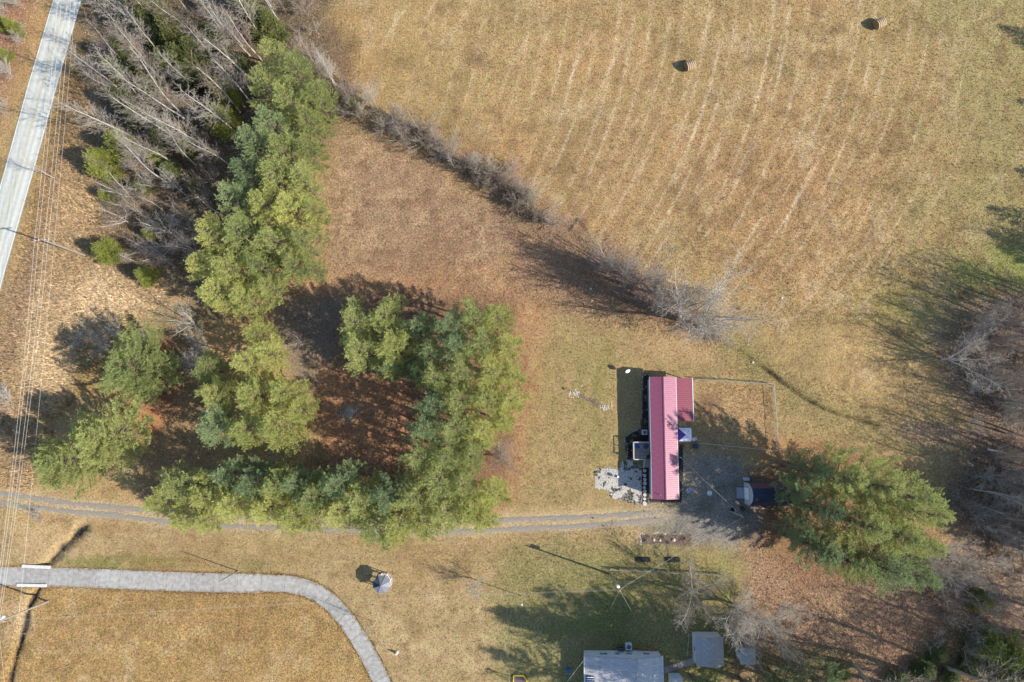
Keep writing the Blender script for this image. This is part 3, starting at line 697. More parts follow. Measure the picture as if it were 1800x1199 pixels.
# strip of pines along the west side of the clearing
WEST = [(490, 112, 40, 15, 0), (528, 140, 42, 15, 0), (478, 160, 38, 16, 0), (562, 180, 38, 13, 0), (512, 190, 44, 16, 0), (548, 222, 36, 14, 0), (486, 224, 40, 16, 2), (455, 262, 40, 16, 2), (505, 268, 46, 15, 0),
        (545, 270, 34, 13, 0), (440, 312, 40, 15, 2), (492, 318, 46, 16, 0), (538, 322, 40, 14, 0), (418, 356, 36, 15, 2), (468, 366, 46, 16, 1), (520, 370, 44, 15, 1), (556, 372, 26, 12, 0), (385, 420, 40, 15, 1),
        (436, 420, 46, 16, 0), (490, 424, 46, 15, 0), (536, 428, 38, 13, 0), (370, 468, 36, 14, 1), (416, 478, 46, 16, 1), (466, 476, 40, 14, 0), (520, 468, 36, 12, 0), (556, 474, 24, 9, 0), (390, 520, 40, 15, 1), (436, 528, 38, 14, 1), (478, 505, 30, 12, 0)]
pine_group(WEST, lambda i, n: ordinal(i) + " pine from the top of the dense strip between thicket and clearing", "pines between the thicket and the clearing", key=lambda q: q[1] + 0.001 * q[0], mats=MP)
MID = [(452, 588, 32, 12, 1), (478, 622, 34, 13, 1), (440, 640, 38, 13, 1), (368, 652, 32, 10, 0), (384, 690, 36, 12, 1), (452, 690, 46, 14, 1), (505, 690, 40, 13, 1), (390, 752, 46, 14, 2), (440, 752, 44, 14, 1), (496, 752, 50, 14, 1), (528, 720, 32, 12, 1)]
pine_group(MID, lambda i, n: ordinal(i) + " from the top in the yellow-green pine clump west of the shaded glade", "yellow-green pines west of the glade", key=lambda q: q[1] + 0.001 * q[0], mats=MP)
pine_at(240, 645, 82, 12, "lone round pine in the needle litter north of the larger road-side pine", None, BIGP, M_pine, 0.5)
pine_at(118, 812, 70, 12.5, "wide pine with drooping plumes at the end of the gravel track, western half", None, BIGP, M_pine, 0.55)
pine_at(192, 768, 76, 12.5, "wide pine with drooping plumes beside the power lines, eastern half", None, BIGP, M_pine, 0.5)
NORTH = [(632, 572, 44, 14, 0), (682, 562, 42, 14, 0), (640, 618, 46, 15, 0), (700, 608, 48, 16, 1), (738, 580, 36, 14, 2), (760, 625, 36, 14, 2), (690, 646, 34, 12, 2), (735, 655, 30, 12, 2)]
pine_group(NORTH, lambda i, n: ordinal(i) + " pine from the left along the north edge of the shaded glade", "pines along the north edge of the glade", mats=MP)
EAST = [(q[0], q[1], q[2], q[3] + 2, q[4]) for q in [(790, 572, 36, 15, 2), (834, 560, 36, 15, 0), (874, 562, 36, 14, 1), (800, 612, 38, 15, 2), (848, 606, 40, 15, 0), (892, 610, 32, 13, 1), (768, 668, 36, 15, 0), (812, 656, 38, 15, 0), (862, 654, 40, 14, 1), (898, 662, 30, 12, 1), (760, 712, 38, 15, 2),
        (808, 704, 38, 15, 0), (858, 704, 42, 14, 1), (896, 706, 32, 12, 1), (752, 756, 38, 15, 2), (800, 752, 40, 15, 0), (848, 752, 40, 13, 1), (884, 742, 28, 11, 1), (740, 802, 38, 15, 0), (786, 800, 42, 15, 0), (830, 796, 36, 13, 0), (770, 846, 44, 15, 0), (816, 846, 36, 13, 0)]]
pine_group(EAST, lambda i, n: ordinal(i) + " from the top in the pine block on the lawn side of the glade", "pines between the glade and the lawn", HIGHP, key=lambda q: q[1] + 0.001 * q[0], mats=MP, cf=0.7)
SOUTH = [(292, 882, 36, 12, 1), (330, 850, 44, 14, 0), (328, 910, 34, 11, 1), (372, 868, 44, 14, 1), (372, 912, 32, 11, 1), (410, 836, 40, 14, 2), (418, 884, 44, 14, 1), (452, 850, 38, 15, 2), (470, 892, 44, 14, 1), (494, 846, 40, 15, 0), (528, 846, 36, 14, 2), (520, 906, 40, 13, 1), (560, 872, 44, 14, 0),
         (600, 850, 40, 15, 2), (604, 896, 42, 14, 1), (640, 880, 46, 15, 0), (656, 926, 46, 14, 0), (684, 866, 44, 15, 2), (700, 916, 40, 14, 1), (734, 872, 44, 15, 0), (744, 918, 38, 12, 1), (786, 900, 44, 14, 0), (828, 892, 40, 13, 1), (866, 866, 36, 12, 1), (850, 914, 28, 10, 1), (545, 920, 24, 9, 1)]
pine_group(SOUTH, lambda i, n: ordinal(i) + " pine from the left in the row overhanging the gravel track", "pines overhanging the gravel track", mats=MP)
DGRP = [(q[0] - 10, q[1], q[2] - 2, q[3], q[4]) for q in [(1432, 826, 46, 16, 2), (1478, 838, 52, 20, 0), (1532, 850, 54, 21, 0), (1588, 868, 56, 22, 0), (1616, 896, 46, 21, 0), (1448, 890, 44, 18, 2), (1510, 918, 54, 21, 0), (1568, 932, 54, 21, 0), (1604, 950, 42, 20, 0), (1446, 962, 46, 17, 2), (1500, 985, 50, 18, 0), (1556, 996, 50, 18, 2), (1604, 1004, 44, 17, 2), (1400, 862, 34, 13, 2), (1410, 930, 36, 13, 2)]]
pine_group(DGRP, lambda i, n: ordinal(i) + " from the left among tall pines leaning over the blue shed", "tall pines behind the blue shed", TALLP, mats=MP)
# pines just past the frame whose shadows reach into the picture
OFF = [(1996, 56, 30, 12), (2004, 84, 28, 11), (2010, 194, 28, 11), (1990, 322, 28, 10), (1980, 398, 34, 12), (1984, 446, 36, 12), (2006, 476, 34, 12)]
pine_group(OFF, lambda i, n: "pine beyond the right edge of the meadow casting a round shadow", "pines past the right edge of the meadow")
for (u, v, h, r_) in ((1212, 1186, 22, 4.2), (1250, 1206, 25, 4.6), (1298, 1190, 24, 4.4), (1334, 1232, 25, 4.6), (1376, 1222, 26, 4.6), (1424, 1190, 26, 4.6), (1464, 1226, 26, 5.2), (1350, 1176, 22, 4.6), (1225, 1270, 24, 5), (1322, 1166, 25, 4.4), (1290, 1214, 27, 5), (1400, 1168, 24, 4.6)):
    p = G(u, v); put_tree("pine_tree", TALLP[R.randrange(3)], (M_bark_pine, M_pine_g), (p.x, p.y, -0.1), r_ / 4.6, h / 22.0, R.uniform(0, 6), "very tall pine behind the grey-roofed house shading the yard", "pine tree", "tall pines behind the grey-roofed house")

for i, (u, v, h) in enumerate(((1862, 905, 18), (1884, 935, 20), (1905, 965, 20), (1930, 925, 20), (1955, 975, 20), (1920, 1005, 19), (1880, 880, 17), (1975, 940, 21))):
    p = G(u, v); put_tree("pine_tree", TALLP[R.randrange(3)], (M_bark_pine, M_pine_g), (p.x, p.y, -0.1), 1.05, h / 22.0, R.uniform(0, 6), "tall pine beyond the right edge darkening the wood floor", "pine tree", "pines past the right edge of the wood")
# cedars
def cedar_at(u, v, rpx, h, label, group=None, m=None):
    p = G(u, v, h * 0.45); i = R.randrange(3); s = rpx * 0.092 / (1.8, 1.5, 2.0)[i]
    put_tree("cedar_tree", CEDARS[i], (M_bark_pine, m or M_cedar), (p.x, p.y, gz(p.x, p.y) - 0.05), s, h / 5.0, R.uniform(0, 6.28), label, "cedar tree", group)
cedar_at(395, 165, 30, 7, "upper of two bright green cedars side by side in the thicket")
cedar_at(392, 212, 30, 6.5, "lower of two bright green cedars side by side in the thicket")
cedar_at(186, 440, 25, 4.5, "round yellow-green cedar at the thicket edge above the pale grass")
cedar_at(256, 485, 19, 4, "small cedar at the lower tip of the thicket")
cedar_at(620, 185, 20, 4, "small dark cedar at the head of the hedgerow", None, M_cedar_d)
cedar_at(180, 287, 30, 6, "bright cedar at the road-side edge of the thicket below a bare tree")
cedar_at(212, 252, 26, 6, "pale green cedar under bare branches near the road-side edge of the thicket")
cedar_at(272, 280, 16, 4, "small bright cedar between bare trees in the lower thicket")
cedar_at(187, 342, 13, 3, "tiny yellow-green cedar on the verge near the bent grass")
cedar_at(262, 410, 12, 3, "tiny golden cedar inside the lower thicket")
cedar_at(24, 48, 14, 4, "right one of two small cedars west of the road"); cedar_at(2, 40, 14, 4, "left one of two small cedars west of the road")
cedar_at(5, 97, 13, 3.5, "small cedar below a pair on the bank west of the road")
TC = [(248, 14, 30, 9), (275, 42, 28, 9), (305, 58, 28, 9), (300, 36, 22, 8), (350, 98, 26, 8), (345, 120, 22, 7), (322, 110, 30, 8), (300, 112, 26, 7), (340, 138, 24, 7), (225, 95, 24, 7), (205, 122, 22, 6), (438, 20, 28, 9), (456, 44, 26, 8), (480, 52, 24, 8), (425, 2, 24, 9), (220, 178, 24, 6), (262, 150, 20, 5), (240, 205, 22, 5), (285, 235, 22, 5), (330, 260, 20, 5), (300, 300, 18, 4), (250, 330, 16, 3.5), (345, 330, 18, 4), (410, 110, 22, 6), (375, 70, 22, 7)]
for i, q in enumerate(sorted(TC)): cedar_at(q[0], q[1], q[2], q[3], ordinal(i) + " from the left among dull green cedars beneath the thicket trees", "cedars beneath the thicket trees", M_cedar_d)
SE = [(1726, 1056, 20, 3), (1738, 1132, 30, 4), (1772, 1148, 32, 4.5), (1796, 1180, 34, 4.5), (1706, 1172, 20, 2.2), (1650, 1150, 18, 2), (1625, 1180, 22, 2.2), (1580, 1196, 20, 2), (1480, 1186, 16, 1.6), (1672, 1190, 20, 2)]
for i, q in enumerate(sorted(SE)): cedar_at(q[0], q[1], q[2], q[3], ordinal(i) + " green bush from the left on the leaf-strewn lower right slope", "green bushes in the lower right corner", M_cedar_d if q[3] < 2.5 else M_cedar)

# bare trees
def bare_at(u, v, h, label, group=None, style='forest', tw=None, bk=None, wide=1.0, name="bare_tree"):
    lib, h0 = {'forest': (FOREST, 17.0), 'open': (OPEN, 13.0), 'oak': (OAK, 13.0), 'shrub': (SHRUB, 3.6)}[style]
    p = G(u, v); s = h / h0
    put_tree(name, lib[R.randrange(len(lib))], (bk or M_bark_pale, tw or M_twig), (p.x, p.y, gz(p.x, p.y) - 0.08), s * wide, s, R.uniform(0, 6.28), label, "shrub" if style == 'shrub' else "bare tree", group,
             (R.uniform(-0.04, 0.04), R.uniform(-0.04, 0.04)))
bare_at(228, 174, 11, "white-barked bare tree standing foremost towards the road, its shadow across the lanes")
bare_at(332, 215, 18, "tall pale bare tree with the longest trunk in the middle of the thicket")
bare_at(447, 146, 18, "tall pale bare tree beside the upper end of the pine strip")
bare_at(372, 226, 11, "pale bare tree just left of the lower bright cedar")
bare_at(285, 98, 12, "pale bare tree rising above the dull cedars near the top", tw=M_twig_pale)
bare_at(262, 286, 10, "pale bare tree behind the road-side cedar", tw=M_twig_pale)
bare_at(346, 292, 14, "bare tree with dark gaps below it in the lower thicket")
bare_at(330, 345, 10, "leaning bare tree with fan of twigs in the lower thicket", tw=M_twig_pale)
bare_at(390, 378, 9, "reddish bare tree fanned against the pine strip", tw=M_twig_red)
bare_at(345, 572, 8, "silvery bare tree on the grass below the pine strip", style='open', tw=M_twig_pale, wide=0.8)
bare_at(532, 606, 6, "reddish bare crown beside the shaded glade entrance", style='open', tw=M_twig_red, wide=0.9)
bare_at(880, 806, 8, "leafless round tree at the lawn edge of the pine block", style='oak', tw=M_twig_red, wide=0.8)
bare_at(262, 600, 4.5, "grey bare bush above the lone round pine", style='open', tw=M_twig_pale)
bare_at(95, 313, 9.5, "white-trunked bare tree leaning over the road lanes", tw=M_twig_pale, wide=0.8)
BASES = [(255, 175), (275, 122), (300, 70), (330, 205), (355, 76), (425, 86), (438, 102), (460, 110), (360, 262), (425, 200), (445, 178), (300, 320), (405, 290), (318, 250), (290, 220), (240, 240), (395, 60), (330, 20), (300, 150), (470, 80), (240, 120), (215, 60), (310, 290), (420, 240), (345, 160), (500, 60), (380, 110), (265, 60),
         (205, 150), (230, 20), (260, -40), (320, -60), (380, -40), (440, -30), (400, 10), (290, -10), (480, 10), (210, -30), (360, -90), (170, -60)]
TWN = {"twig_grey": "grey", "twig_pale": "pale", "twig_reddish": "reddish", "twig_straw": "straw-coloured"}
for (u, v) in BASES:
    tw = R.choice([M_twig, M_twig_pale, M_twig, M_twig_red])
    bare_at(u + R.uniform(-5, 5), v + R.uniform(-5, 5), R.uniform(12, 18), TWN[tw.name] + "-twigged leafless tree in the " + ("upper" if v < 90 else "lower") + " part of the dense thicket beside the road", "bare trees of the thicket", tw=tw)
LOWT = [(240, 372), (285, 368), (318, 392), (300, 410), (330, 430), (262, 440), (290, 452), (350, 410), (225, 390), (232, 348), (270, 330), (365, 345), (350, 445), (310, 470), (240, 460), (205, 300), (380, 320), (280, 395)]
for i, (u, v) in enumerate(sorted(LOWT)): bare_at(u, v, R.uniform(4.5, 8), ordinal(i) + " from the left among low tangled trees at the bottom of the thicket", "low tangled trees of the lower thicket", style=R.choice(['open', 'forest', 'open']), tw=R.choice([M_twig, M_twig_straw, M_twig_pale, M_twig_red]), wide=1.1)
for k in range(34):
    while True:
        u, v = R.uniform(150, 540), R.uniform(-20, 480)
        if in_poly(u, v, [(150, 0), (540, -20), (560, 120), (470, 150), (400, 330), (340, 480), (230, 470), (200, 330), (170, 200)]): break
    bare_at(u, v, R.uniform(2.5, 4.5), "low grey brush filling the thicket floor", "brush on the thicket floor", 'shrub', R.choice([M_twig, M_twig_red, M_twig_straw]), M_bark_grey, 1.3, "brush")
for (u, v) in ((10, 20), (40, 70), (20, 130), (-8, 160), (30, 8), (6, 185)): bare_at(u, v, R.uniform(3, 5), "grey brush on the bank west of the road", "brush west of the road", 'shrub', M_twig_pale, M_bark_grey, 1.2, "brush")
for (u, v, h) in ((150, 590, 3.0), (215, 590, 4.0), (190, 605, 3.5), (20, 700, 4), (345, 640, 4), (360, 610, 4.5), (70, 905, 2)): bare_at(u, v, h, "pale brush in the rough ground around the road-side pines", "brush near the road-side pines", 'shrub', M_twig_pale, M_bark_grey, 1.3, "brush")
# hedgerow
for (u, v, h, lab) in ((586, 152, 12, "left stem of three white birches at the top of the hedgerow"), (590, 154, 12.5, "middle stem of three white birches at the top of the hedgerow"), (594, 153, 11, "right stem of three white birches at the top of the hedgerow"),
                       (658, 193, 9, "left of two slim white trees in the hedgerow beside the dark cedar"), (664, 192, 9.5, "right of two slim white trees in the hedgerow beside the dark cedar"),
                       (826, 296, 8, "white-stemmed tree halfway down the hedgerow, left one of two"), (846, 292, 8, "white-stemmed tree halfway down the hedgerow, right one of two"),
                       (800, 298, 6.5, "thin tree left of two white-stemmed trees in the hedgerow")):
    bare_at(u, v, h, lab, tw=M_twig_pale, wide=0.8)
bare_at(974, 396, 8, "wide fan-crowned bare tree at the end of the hedgerow", style='open', tw=M_twig, wide=0.85, bk=M_bark_grey)
HED = [(505, 30), (525, 60), (545, 95), (560, 120), (520, 95), (535, 20), (550, 50), (575, 140), (610, 165), (625, 200), (640, 205), (690, 216), (675, 225), (705, 235), (730, 228), (745, 250), (760, 258), (775, 270), (790, 280), (815, 300), (835, 312), (855, 318), (870, 330), (885, 335), (900, 352), (915, 360), (930, 366), (945, 380), (700, 215), (720, 240), (860, 300), (880, 318), (905, 335), (925, 350), (650, 180)]
HED = sorted([(u + R.uniform(-8, 8), v + R.uniform(-8, 8)) for u, v in HED] + [(u + R.uniform(-16, 16), v + R.uniform(-14, 14)) for u, v in HED[3:]])
for i, (u, v) in enumerate(HED): bare_at(u, v, R.uniform(2.8, 5.5) if i % 4 else R.uniform(6.0, 8.5), ordinal(i) + " leafless shrub from the left along the hedgerow between clearing and meadow", "shrubs of the hedgerow", R.choice(['shrub', 'shrub', 'open']) if i % 4 else 'forest', R.choice([M_twig, M_twig_red, M_twig_red, M_twig_straw]), M_bark_grey, 1.1, "hedge_shrub")
bare_at(1192, 562, 20, "large many-stemmed bare tree casting long shadows over the clearing", style='open', tw=M_twig_pale, bk=M_bark_pale, wide=0.95)
bare_at(1226, 572, 18, "bare tree spreading towards the meadow beside the many-stemmed one", style='open', tw=M_twig_pale, bk=M_bark_pale, wide=0.9)
CL = [(1036, 456, 9), (1052, 470, 11), (1066, 482, 12), (1078, 474, 12), (1090, 496, 13), (1098, 486, 13), (1112, 508, 14), (1122, 500, 14), (1132, 524, 15), (1146, 516, 15), (1156, 538, 16), (1170, 546, 16), (1180, 552, 17)]
for i, (u, v, h) in enumerate(CL):
    bare_at(u, v, h, ordinal(i) + " from the left in the bare clump between hedgerow and creek", "bare clump between hedgerow and creek", style=('open' if i in (3, 9) else 'forest'), tw=R.choice([M_twig, M_twig_red, M_twig]), bk=M_bark_grey, wide=1.0)
for (u, v) in ((1040, 470), (1085, 510), (1120, 530), (1160, 540), (1200, 575), (1245, 590), (1105, 470), (1260, 585)): bare_at(u, v, R.uniform(2.2, 3.6), "low brush under the clump of bare trees by the creek", "brush under the bare clump", 'shrub', M_twig_red, M_bark_grey, 1.3, "brush")
# right-hand wood
LR = [(1655, 1040, 6), (1690, 1050, 7), (1725, 1040, 7), (1760, 1030, 8), (1745, 1075, 7), (1780, 1080, 8), (1700, 1090, 5), (1765, 1115, 7), (1735, 1120, 5), (1690, 1140, 5), (1640, 1100, 4), (1790, 1020, 8)]
for i, (u, v, h) in enumerate(sorted(LR)): bare_at(u, v, h, ordinal(i) + " from the left among slender bare trees above the lower right bushes", "slender bare trees of the lower right slope", R.choice(['forest', 'forest', 'open']), R.choice([M_twig_red, M_twig, M_twig_straw]), M_bark_grey, 1.2)
bare_at(1656, 632, 13, "white-limbed bare tree leaning out of the wood onto the meadow", style='open', tw=M_twig_pale, wide=0.9)
bare_at(1700, 742, 4, "bright white leafless bush beside the creek", style='open', tw=M_twig_pale, wide=1.0)
RW = []
poly = [(1680, 560), (1740, 535), (1830, 500), (2040, 480), (2080, 940), (1860, 960), (1720, 930), (1700, 860), (1760, 780), (1740, 690)]
tries = 0
while len(RW) < 105 and tries < 9000:
    tries += 1; u, v = R.uniform(1680, 2090), R.uniform(470, 970)
    if in_poly(u, v, poly) and all(math.hypot(u - a, v - b) > (22 if u < 1800 else 40) for a, b in RW): RW.append((u, v))
for (u, v) in RW:
    tw = R.choice([M_twig, M_twig_red, M_twig_pale])
    bare_at(u, v, (R.uniform(6.5, 11) if u < 1765 else R.uniform(13, 20)), TWN[tw.name] + "-twigged leafless tree in the " + ("upper" if v < 640 else "middle" if v < 790 else "lower") + " part of the wood at the right edge", "bare trees of the right-hand wood", 'forest', tw, R.choice([M_bark_pale, M_bark_grey]), 1.15)
for i, (u, v, h) in enumerate(((1626, 978, 7), (1640, 1002, 7), (1658, 962, 6), (1668, 1020, 6), (1684, 988, 6), (1706, 1006, 6), (1730, 1030, 5), (1742, 985, 5))):
    bare_at(u, v, h, ordinal(i) + " from the left in the silver tangle of twigs beside the tall pines", "silver bare trees beside the tall pines", 'open', M_twig_pale, M_bark_pale, 1.1)
for (u, v) in ((1745, 880), (1770, 920), (1790, 860), (1730, 840), (1760, 960), (1790, 1000), (1720, 560), (1750, 600), (1780, 560), (1790, 640), (1760, 720), (1640, 1130), (1700, 1110), (1705, 590), (1735, 640), (1720, 675), (1745, 660), (1770, 690), (1785, 740), (1750, 800), (1775, 820), (1690, 880), (1710, 905), (1740, 930), (1660, 1080), (1725, 1085), (1770, 1070)): bare_at(u, v, R.uniform(2.5, 4.8), "low brush on the floor of the right-hand wood", "brush of the right-hand wood", 'shrub', R.choice([M_twig, M_twig_pale]), M_bark_grey, 1.3, "brush")
for (u, v, h) in ((1866, 1128, 26), (1900, 1160, 28), (1850, 1172, 24), (1945, 1120, 28), (1930, 1200, 27), (1985, 1170, 28), (1880, 1230, 25), (1960, 1250, 27), (1890, 1080, 24), (1800, 1215, 22), (1612, 1183, 24), (1548, 1200, 25), (1500, 1168, 23), (1690, 1216, 26), (1750, 1236, 26), (1590, 1250, 27), (1660, 1170, 22)):
    bare_at(u, v, h, "tall bare tree beyond the lower right edge throwing a trunk shadow", "tall bare trees past the lower right edge", 'forest', M_twig, M_bark_grey, 1.5)
bare_at(1211, 1036, 12, "grey bare tree just above the grey outbuilding", style='oak', tw=M_twig, bk=M_bark_pale, wide=0.75)
bare_at(1290, 1062, 13, "gnarled white-limbed bare tree beside the small shed", style='oak', tw=M_twig_pale, bk=M_bark_pale, wide=0.8)
bare_at(1332, 1086, 12, "gnarled bare tree right of the one beside the small shed", style='oak', tw=M_twig_pale, bk=M_bark_pale, wide=0.8)
bare_at(838, 1020, 7.0, "thin leafless ornamental tree on the lawn right of the gazebo", style='oak', tw=M_twig_pale, wide=0.62)
bare_at(660, 1094, 8, "slim leafless tree at the bend of the driveway", style='forest', tw=M_twig_straw, bk=M_bark_pale, wide=0.6)

# ------------------------------------------------------------------ building helpers
M_siding = mat("white_vinyl_siding", srgb(222, 224, 226, 0.85), 0.6, 0.05, 2.0)
M_trim = mat("white_trim", srgb(236, 236, 236, 0.9), 0.5, 0.03, 2.0)
M_glass = mat("window_glass", (0.03, 0.035, 0.045), 0.08, 0.1, 1.0, spec=0.8)
M_red = mat("red_roof_steel", srgb(168, 92, 114, 0.78), 0.46, 0.18, 0.9, spec=0.55, coat=0.25)
M_red2 = mat("red_porch_roof_steel", srgb(148, 44, 68, 0.62), 0.52, 0.14, 0.9, spec=0.5, coat=0.3)
M_grey_roof = mat("grey_roof_steel", srgb(190, 184, 180, 0.8), 0.5, 0.26, 1.4, spec=0.5)
M_grey_roof2 = mat("pale_shed_roof", srgb(208, 206, 200, 0.8), 0.5, 0.26, 1.6, spec=0.5)
M_under = mat("roof_deck", (0.12, 0.10, 0.09), 0.9)
M_deck = mat("weathered_deck_boards", srgb(176, 164, 152, 0.85), 0.85, 0.22, 2.5, 0.2)
M_deck2 = mat("weathered_deck_boards_b", srgb(156, 144, 134, 0.85), 0.85, 0.22, 2.5, 0.2)
M_wood = mat("raw_timber", srgb(186, 162, 124, 0.8), 0.85, 0.2, 3.0, 0.2)
M_stone = mat("pale_border_stone", srgb(176, 168, 156, 0.8), 0.9, 0.35, 4.0, 0.4)
M_stone_w = mat("white_rock", srgb(220, 210, 194, 0.74), 0.9, 0.28, 4.0, 0.4)
M_dark = mat("dark_plastic", (0.025, 0.027, 0.032), 0.5)
M_metal = mat("galvanised_steel", (0.5, 0.5, 0.5), 0.45, 0.15, 4.0, metal=0.6)
M_pole = mat("weathered_pole", srgb(168, 154, 136, 0.8), 0.85, 0.2, 3.0)
M_blue = mat("blue_plastic", srgb(66, 108, 170, 0.7), 0.45, 0.1, 2.0)
M_mulch = mat("mulch", (0.04, 0.032, 0.027), 0.95, 0.4, 5.0, 0.6)

def ribbed_mesh(name, Lx, Wy, ribs, rh=0.028, rw=0.05):
    prof = [(0.0, 0.0)]; pitch = Wy / ribs
    for k in range(ribs):
        c = (k + 0.5) * pitch
        prof += [(c - rw, 0.0), (c - rw * 0.45, rh), (c + rw * 0.45, rh), (c + rw, 0.0)]
    prof.append((Wy, 0.0)); n = len(prof)
    vs_ = [(0, y, z) for y, z in prof] + [(Lx, y, z) for y, z in prof] + [(0, 0, -0.012), (Lx, 0, -0.012), (0, Wy, -0.012), (Lx, Wy, -0.012)]
    fs = [(i, n + i, n + i + 1, i + 1) for i in range(n - 1)]
    b = 2 * n
    fs += [(b, b + 2, b + 3, b + 1), (0, b, b + 1, n), (n - 1, 2 * n - 1, b + 3, b + 2)]
    me = bpy.data.meshes.new(name); me.from_pydata(vs_, [], fs); me.update(); return me
def sheets(parent, ridge_x, eave_x, y0, y1, zr, ze, ribs, m, width=0.914, name="roof_sheet"):
    """steel sheets from the ridge (x = ridge_x) to the eave, side by side along y"""
    n = max(1, round(abs(y1 - y0) / width)); wd = (y1 - y0) / n
    run = eave_x - ridge_x; L_ = math.hypot(run, zr - ze); me = ribbed_mesh(name, L_, wd - 0.006, ribs)
    me.materials.append(m); off = ROOT[parent.name]
    ex = Vector((run, 0, ze - zr)).normalized()
    ey = Vector((0, 1, 0)); ez = ex.cross(ey)
    flip = ez.z < 0
    if flip: ey = -ey; ez = -ez
    for k in range(n):
        o = bpy.data.objects.new(name, me); COL.objects.link(o); o.parent = parent
        yy = y0 + wd * (k + 1) - 0.003 if flip else y0 + wd * k + 0.003
        Mx = Matrix(((ex.x, ey.x, ez.x, ridge_x - off.x), (ex.y, ey.y, ez.y, yy - off.y), (ex.z, ey.z, ez.z, zr - off.z + 0.015 + (0.002 if k % 2 else 0)), (0, 0, 0, 1)))
        o.matrix_local = Mx
def window(parent, c, nrm, wd, ht):
    """window on a wall: c centre, nrm 'x-','x+','y-','y+' """
    s = -1 if nrm[1] == '-' else 1
    def bx(a0, a1, z0, z1, d0, d1):
        b = MB()
        if nrm[0] == 'x': b.box(*sorted((c[0] + s * d0, c[0] + s * d1)), c[1] + a0, c[1] + a1, z0, z1)
        else: b.box(c[0] + a0, c[0] + a1, *sorted((c[1] + s * d0, c[1] + s * d1)), z0, z1)
        return b
    f = MB(); t = 0.07
    for b in (bx(-wd / 2, wd / 2, c[2] + ht / 2 - t, c[2] + ht / 2, 0.0, 0.06), bx(-wd / 2, wd / 2, c[2] - ht / 2, c[2] - ht / 2 + t, 0.0, 0.06), bx(-wd / 2, -wd / 2 + t, c[2] - ht / 2 + t, c[2] + ht / 2 - t, 0.0, 0.06), bx(wd / 2 - t, wd / 2, c[2] - ht / 2 + t, c[2] + ht / 2 - t, 0.0, 0.06),
              bx(-wd / 2 + t, wd / 2 - t, c[2] - 0.025, c[2] + 0.025, 0.0, 0.05)): f.add(b.v, b.f)
    fo = f.build("window", M_trim, parent)
    bx(-wd / 2 + t, wd / 2 - t, c[2] - ht / 2 + t, c[2] + ht / 2 - t, 0.005, 0.03).build("pane", M_glass, fo)

# ------------------------------------------------------------------ red-roofed mobile home
ZE, ZR = 3.45, 4.1
xw = G(1144.5, 770, ZE).x; xr = G(1169, 770, ZR).x; xe = G(1190.5, 770, ZE).x
yn = G(1165, 662.5, ZE).y; ys = G(1165, 877.5, ZE).y
hx0, hx1, hy0, hy1 = xw + 0.28, xe - 0.28, ys + 0.3, yn - 0.3
house = root("mobile_home", "long narrow white mobile home with crimson ribbed metal roof", "house", ((xw + xe) / 2, (ys + yn) / 2, 0))
b = MB(); b.prism([(hx0 + 0.05, hy0 + 0.05), (hx1 - 0.05, hy0 + 0.05), (hx1 - 0.05, hy1 - 0.05), (hx0 + 0.05, hy1 - 0.05)], -0.1, 1.0); b.build("skirting", mat("skirting", srgb(196, 196, 196, 0.8), 0.8, 0.08), house)
zw = ZE - 0.12
def gable_walls(x0, x1, y0, y1, z0, ze, xm, zr):
    b = MB()
    v = [(x0, y0, z0), (x1, y0, z0), (x1, y1, z0), (x0, y1, z0), (x0, y0, ze), (x1, y0, ze), (x1, y1, ze), (x0, y1, ze), (xm, y0, zr), (xm, y1, zr)]
    return b.add(v, [(0, 1, 5, 8, 4), (2, 3, 7, 9, 6), (1, 2, 6, 5), (3, 0, 4, 7), (3, 2, 1, 0), (4, 8, 9, 7), (8, 5, 6, 9)])
wl = gable_walls(hx0, hx1, hy0, hy1, 1.0, zw, xr, ZR - 0.12).build("wall", M_siding, house)
for k in range(9):
    zz = 1.12 + k * 0.25
    MB().box(hx0 - 0.018, hx0, hy0, hy1, zz, zz + 0.2).build("siding_board", M_siding, wl)
rf = MB().slab((xr, ys, ZR), (xr, yn, ZR), (xw, yn, ZE), (xw, ys, ZE), 0.09).slab((xe, ys, ZE), (xe, yn, ZE), (xr, yn, ZR), (xr, ys, ZR), 0.09).build("roof", M_under, house)
sheets(rf, xr, xw, ys, yn, ZR, ZE, 3, M_red); sheets(rf, xr, xe, ys, yn, ZR, ZE, 3, M_red)
MB().slab((xr, ys, ZR + 0.075), (xr, yn, ZR + 0.075), (xr - 0.16, yn, ZR + 0.03), (xr - 0.16, ys, ZR + 0.03), 0.015).slab((xr + 0.16, ys, ZR + 0.03), (xr + 0.16, yn, ZR + 0.03), (xr, yn, ZR + 0.075), (xr, ys, ZR + 0.075), 0.015).build("ridge_cap", M_red, rf)
for e in (xw - 0.03, xe + 0.03): MB().box(e - 0.05, e + 0.05, ys, yn, ZE - 0.13, ZE - 0.02).build("gutter", M_trim, rf)
for (u, v) in ((1172, 737), (1161, 870)):
    p = G(u, v, ZR); zz = ZR - abs(p.x - xr) / (xe - xr) * (ZR - ZE); MB().cyl((p.x, p.y, zz - 0.1), (p.x, p.y, zz + 0.35), 0.06, n=10).build("vent_pipe", M_metal, rf)
for v in (690, 712, 740, 783, 801): window(house, (hx0, G(1142, v, 2.5).y, 2.45), 'x-', 0.75, 1.2)
for yy in (0.35, 0.75): window(house, (hx1, hy0 + (hy1 - hy0) * yy, 2.45), 'x+', 0.9, 1.1)
dy = G(1142, 800, 2).y
d = MB().box(hx0 - 0.05, hx0, dy - 0.45, dy + 0.45, 1.15, 3.15).build("door", mat("dark_red_door", srgb(96, 40, 40, 0.8), 0.5), house)
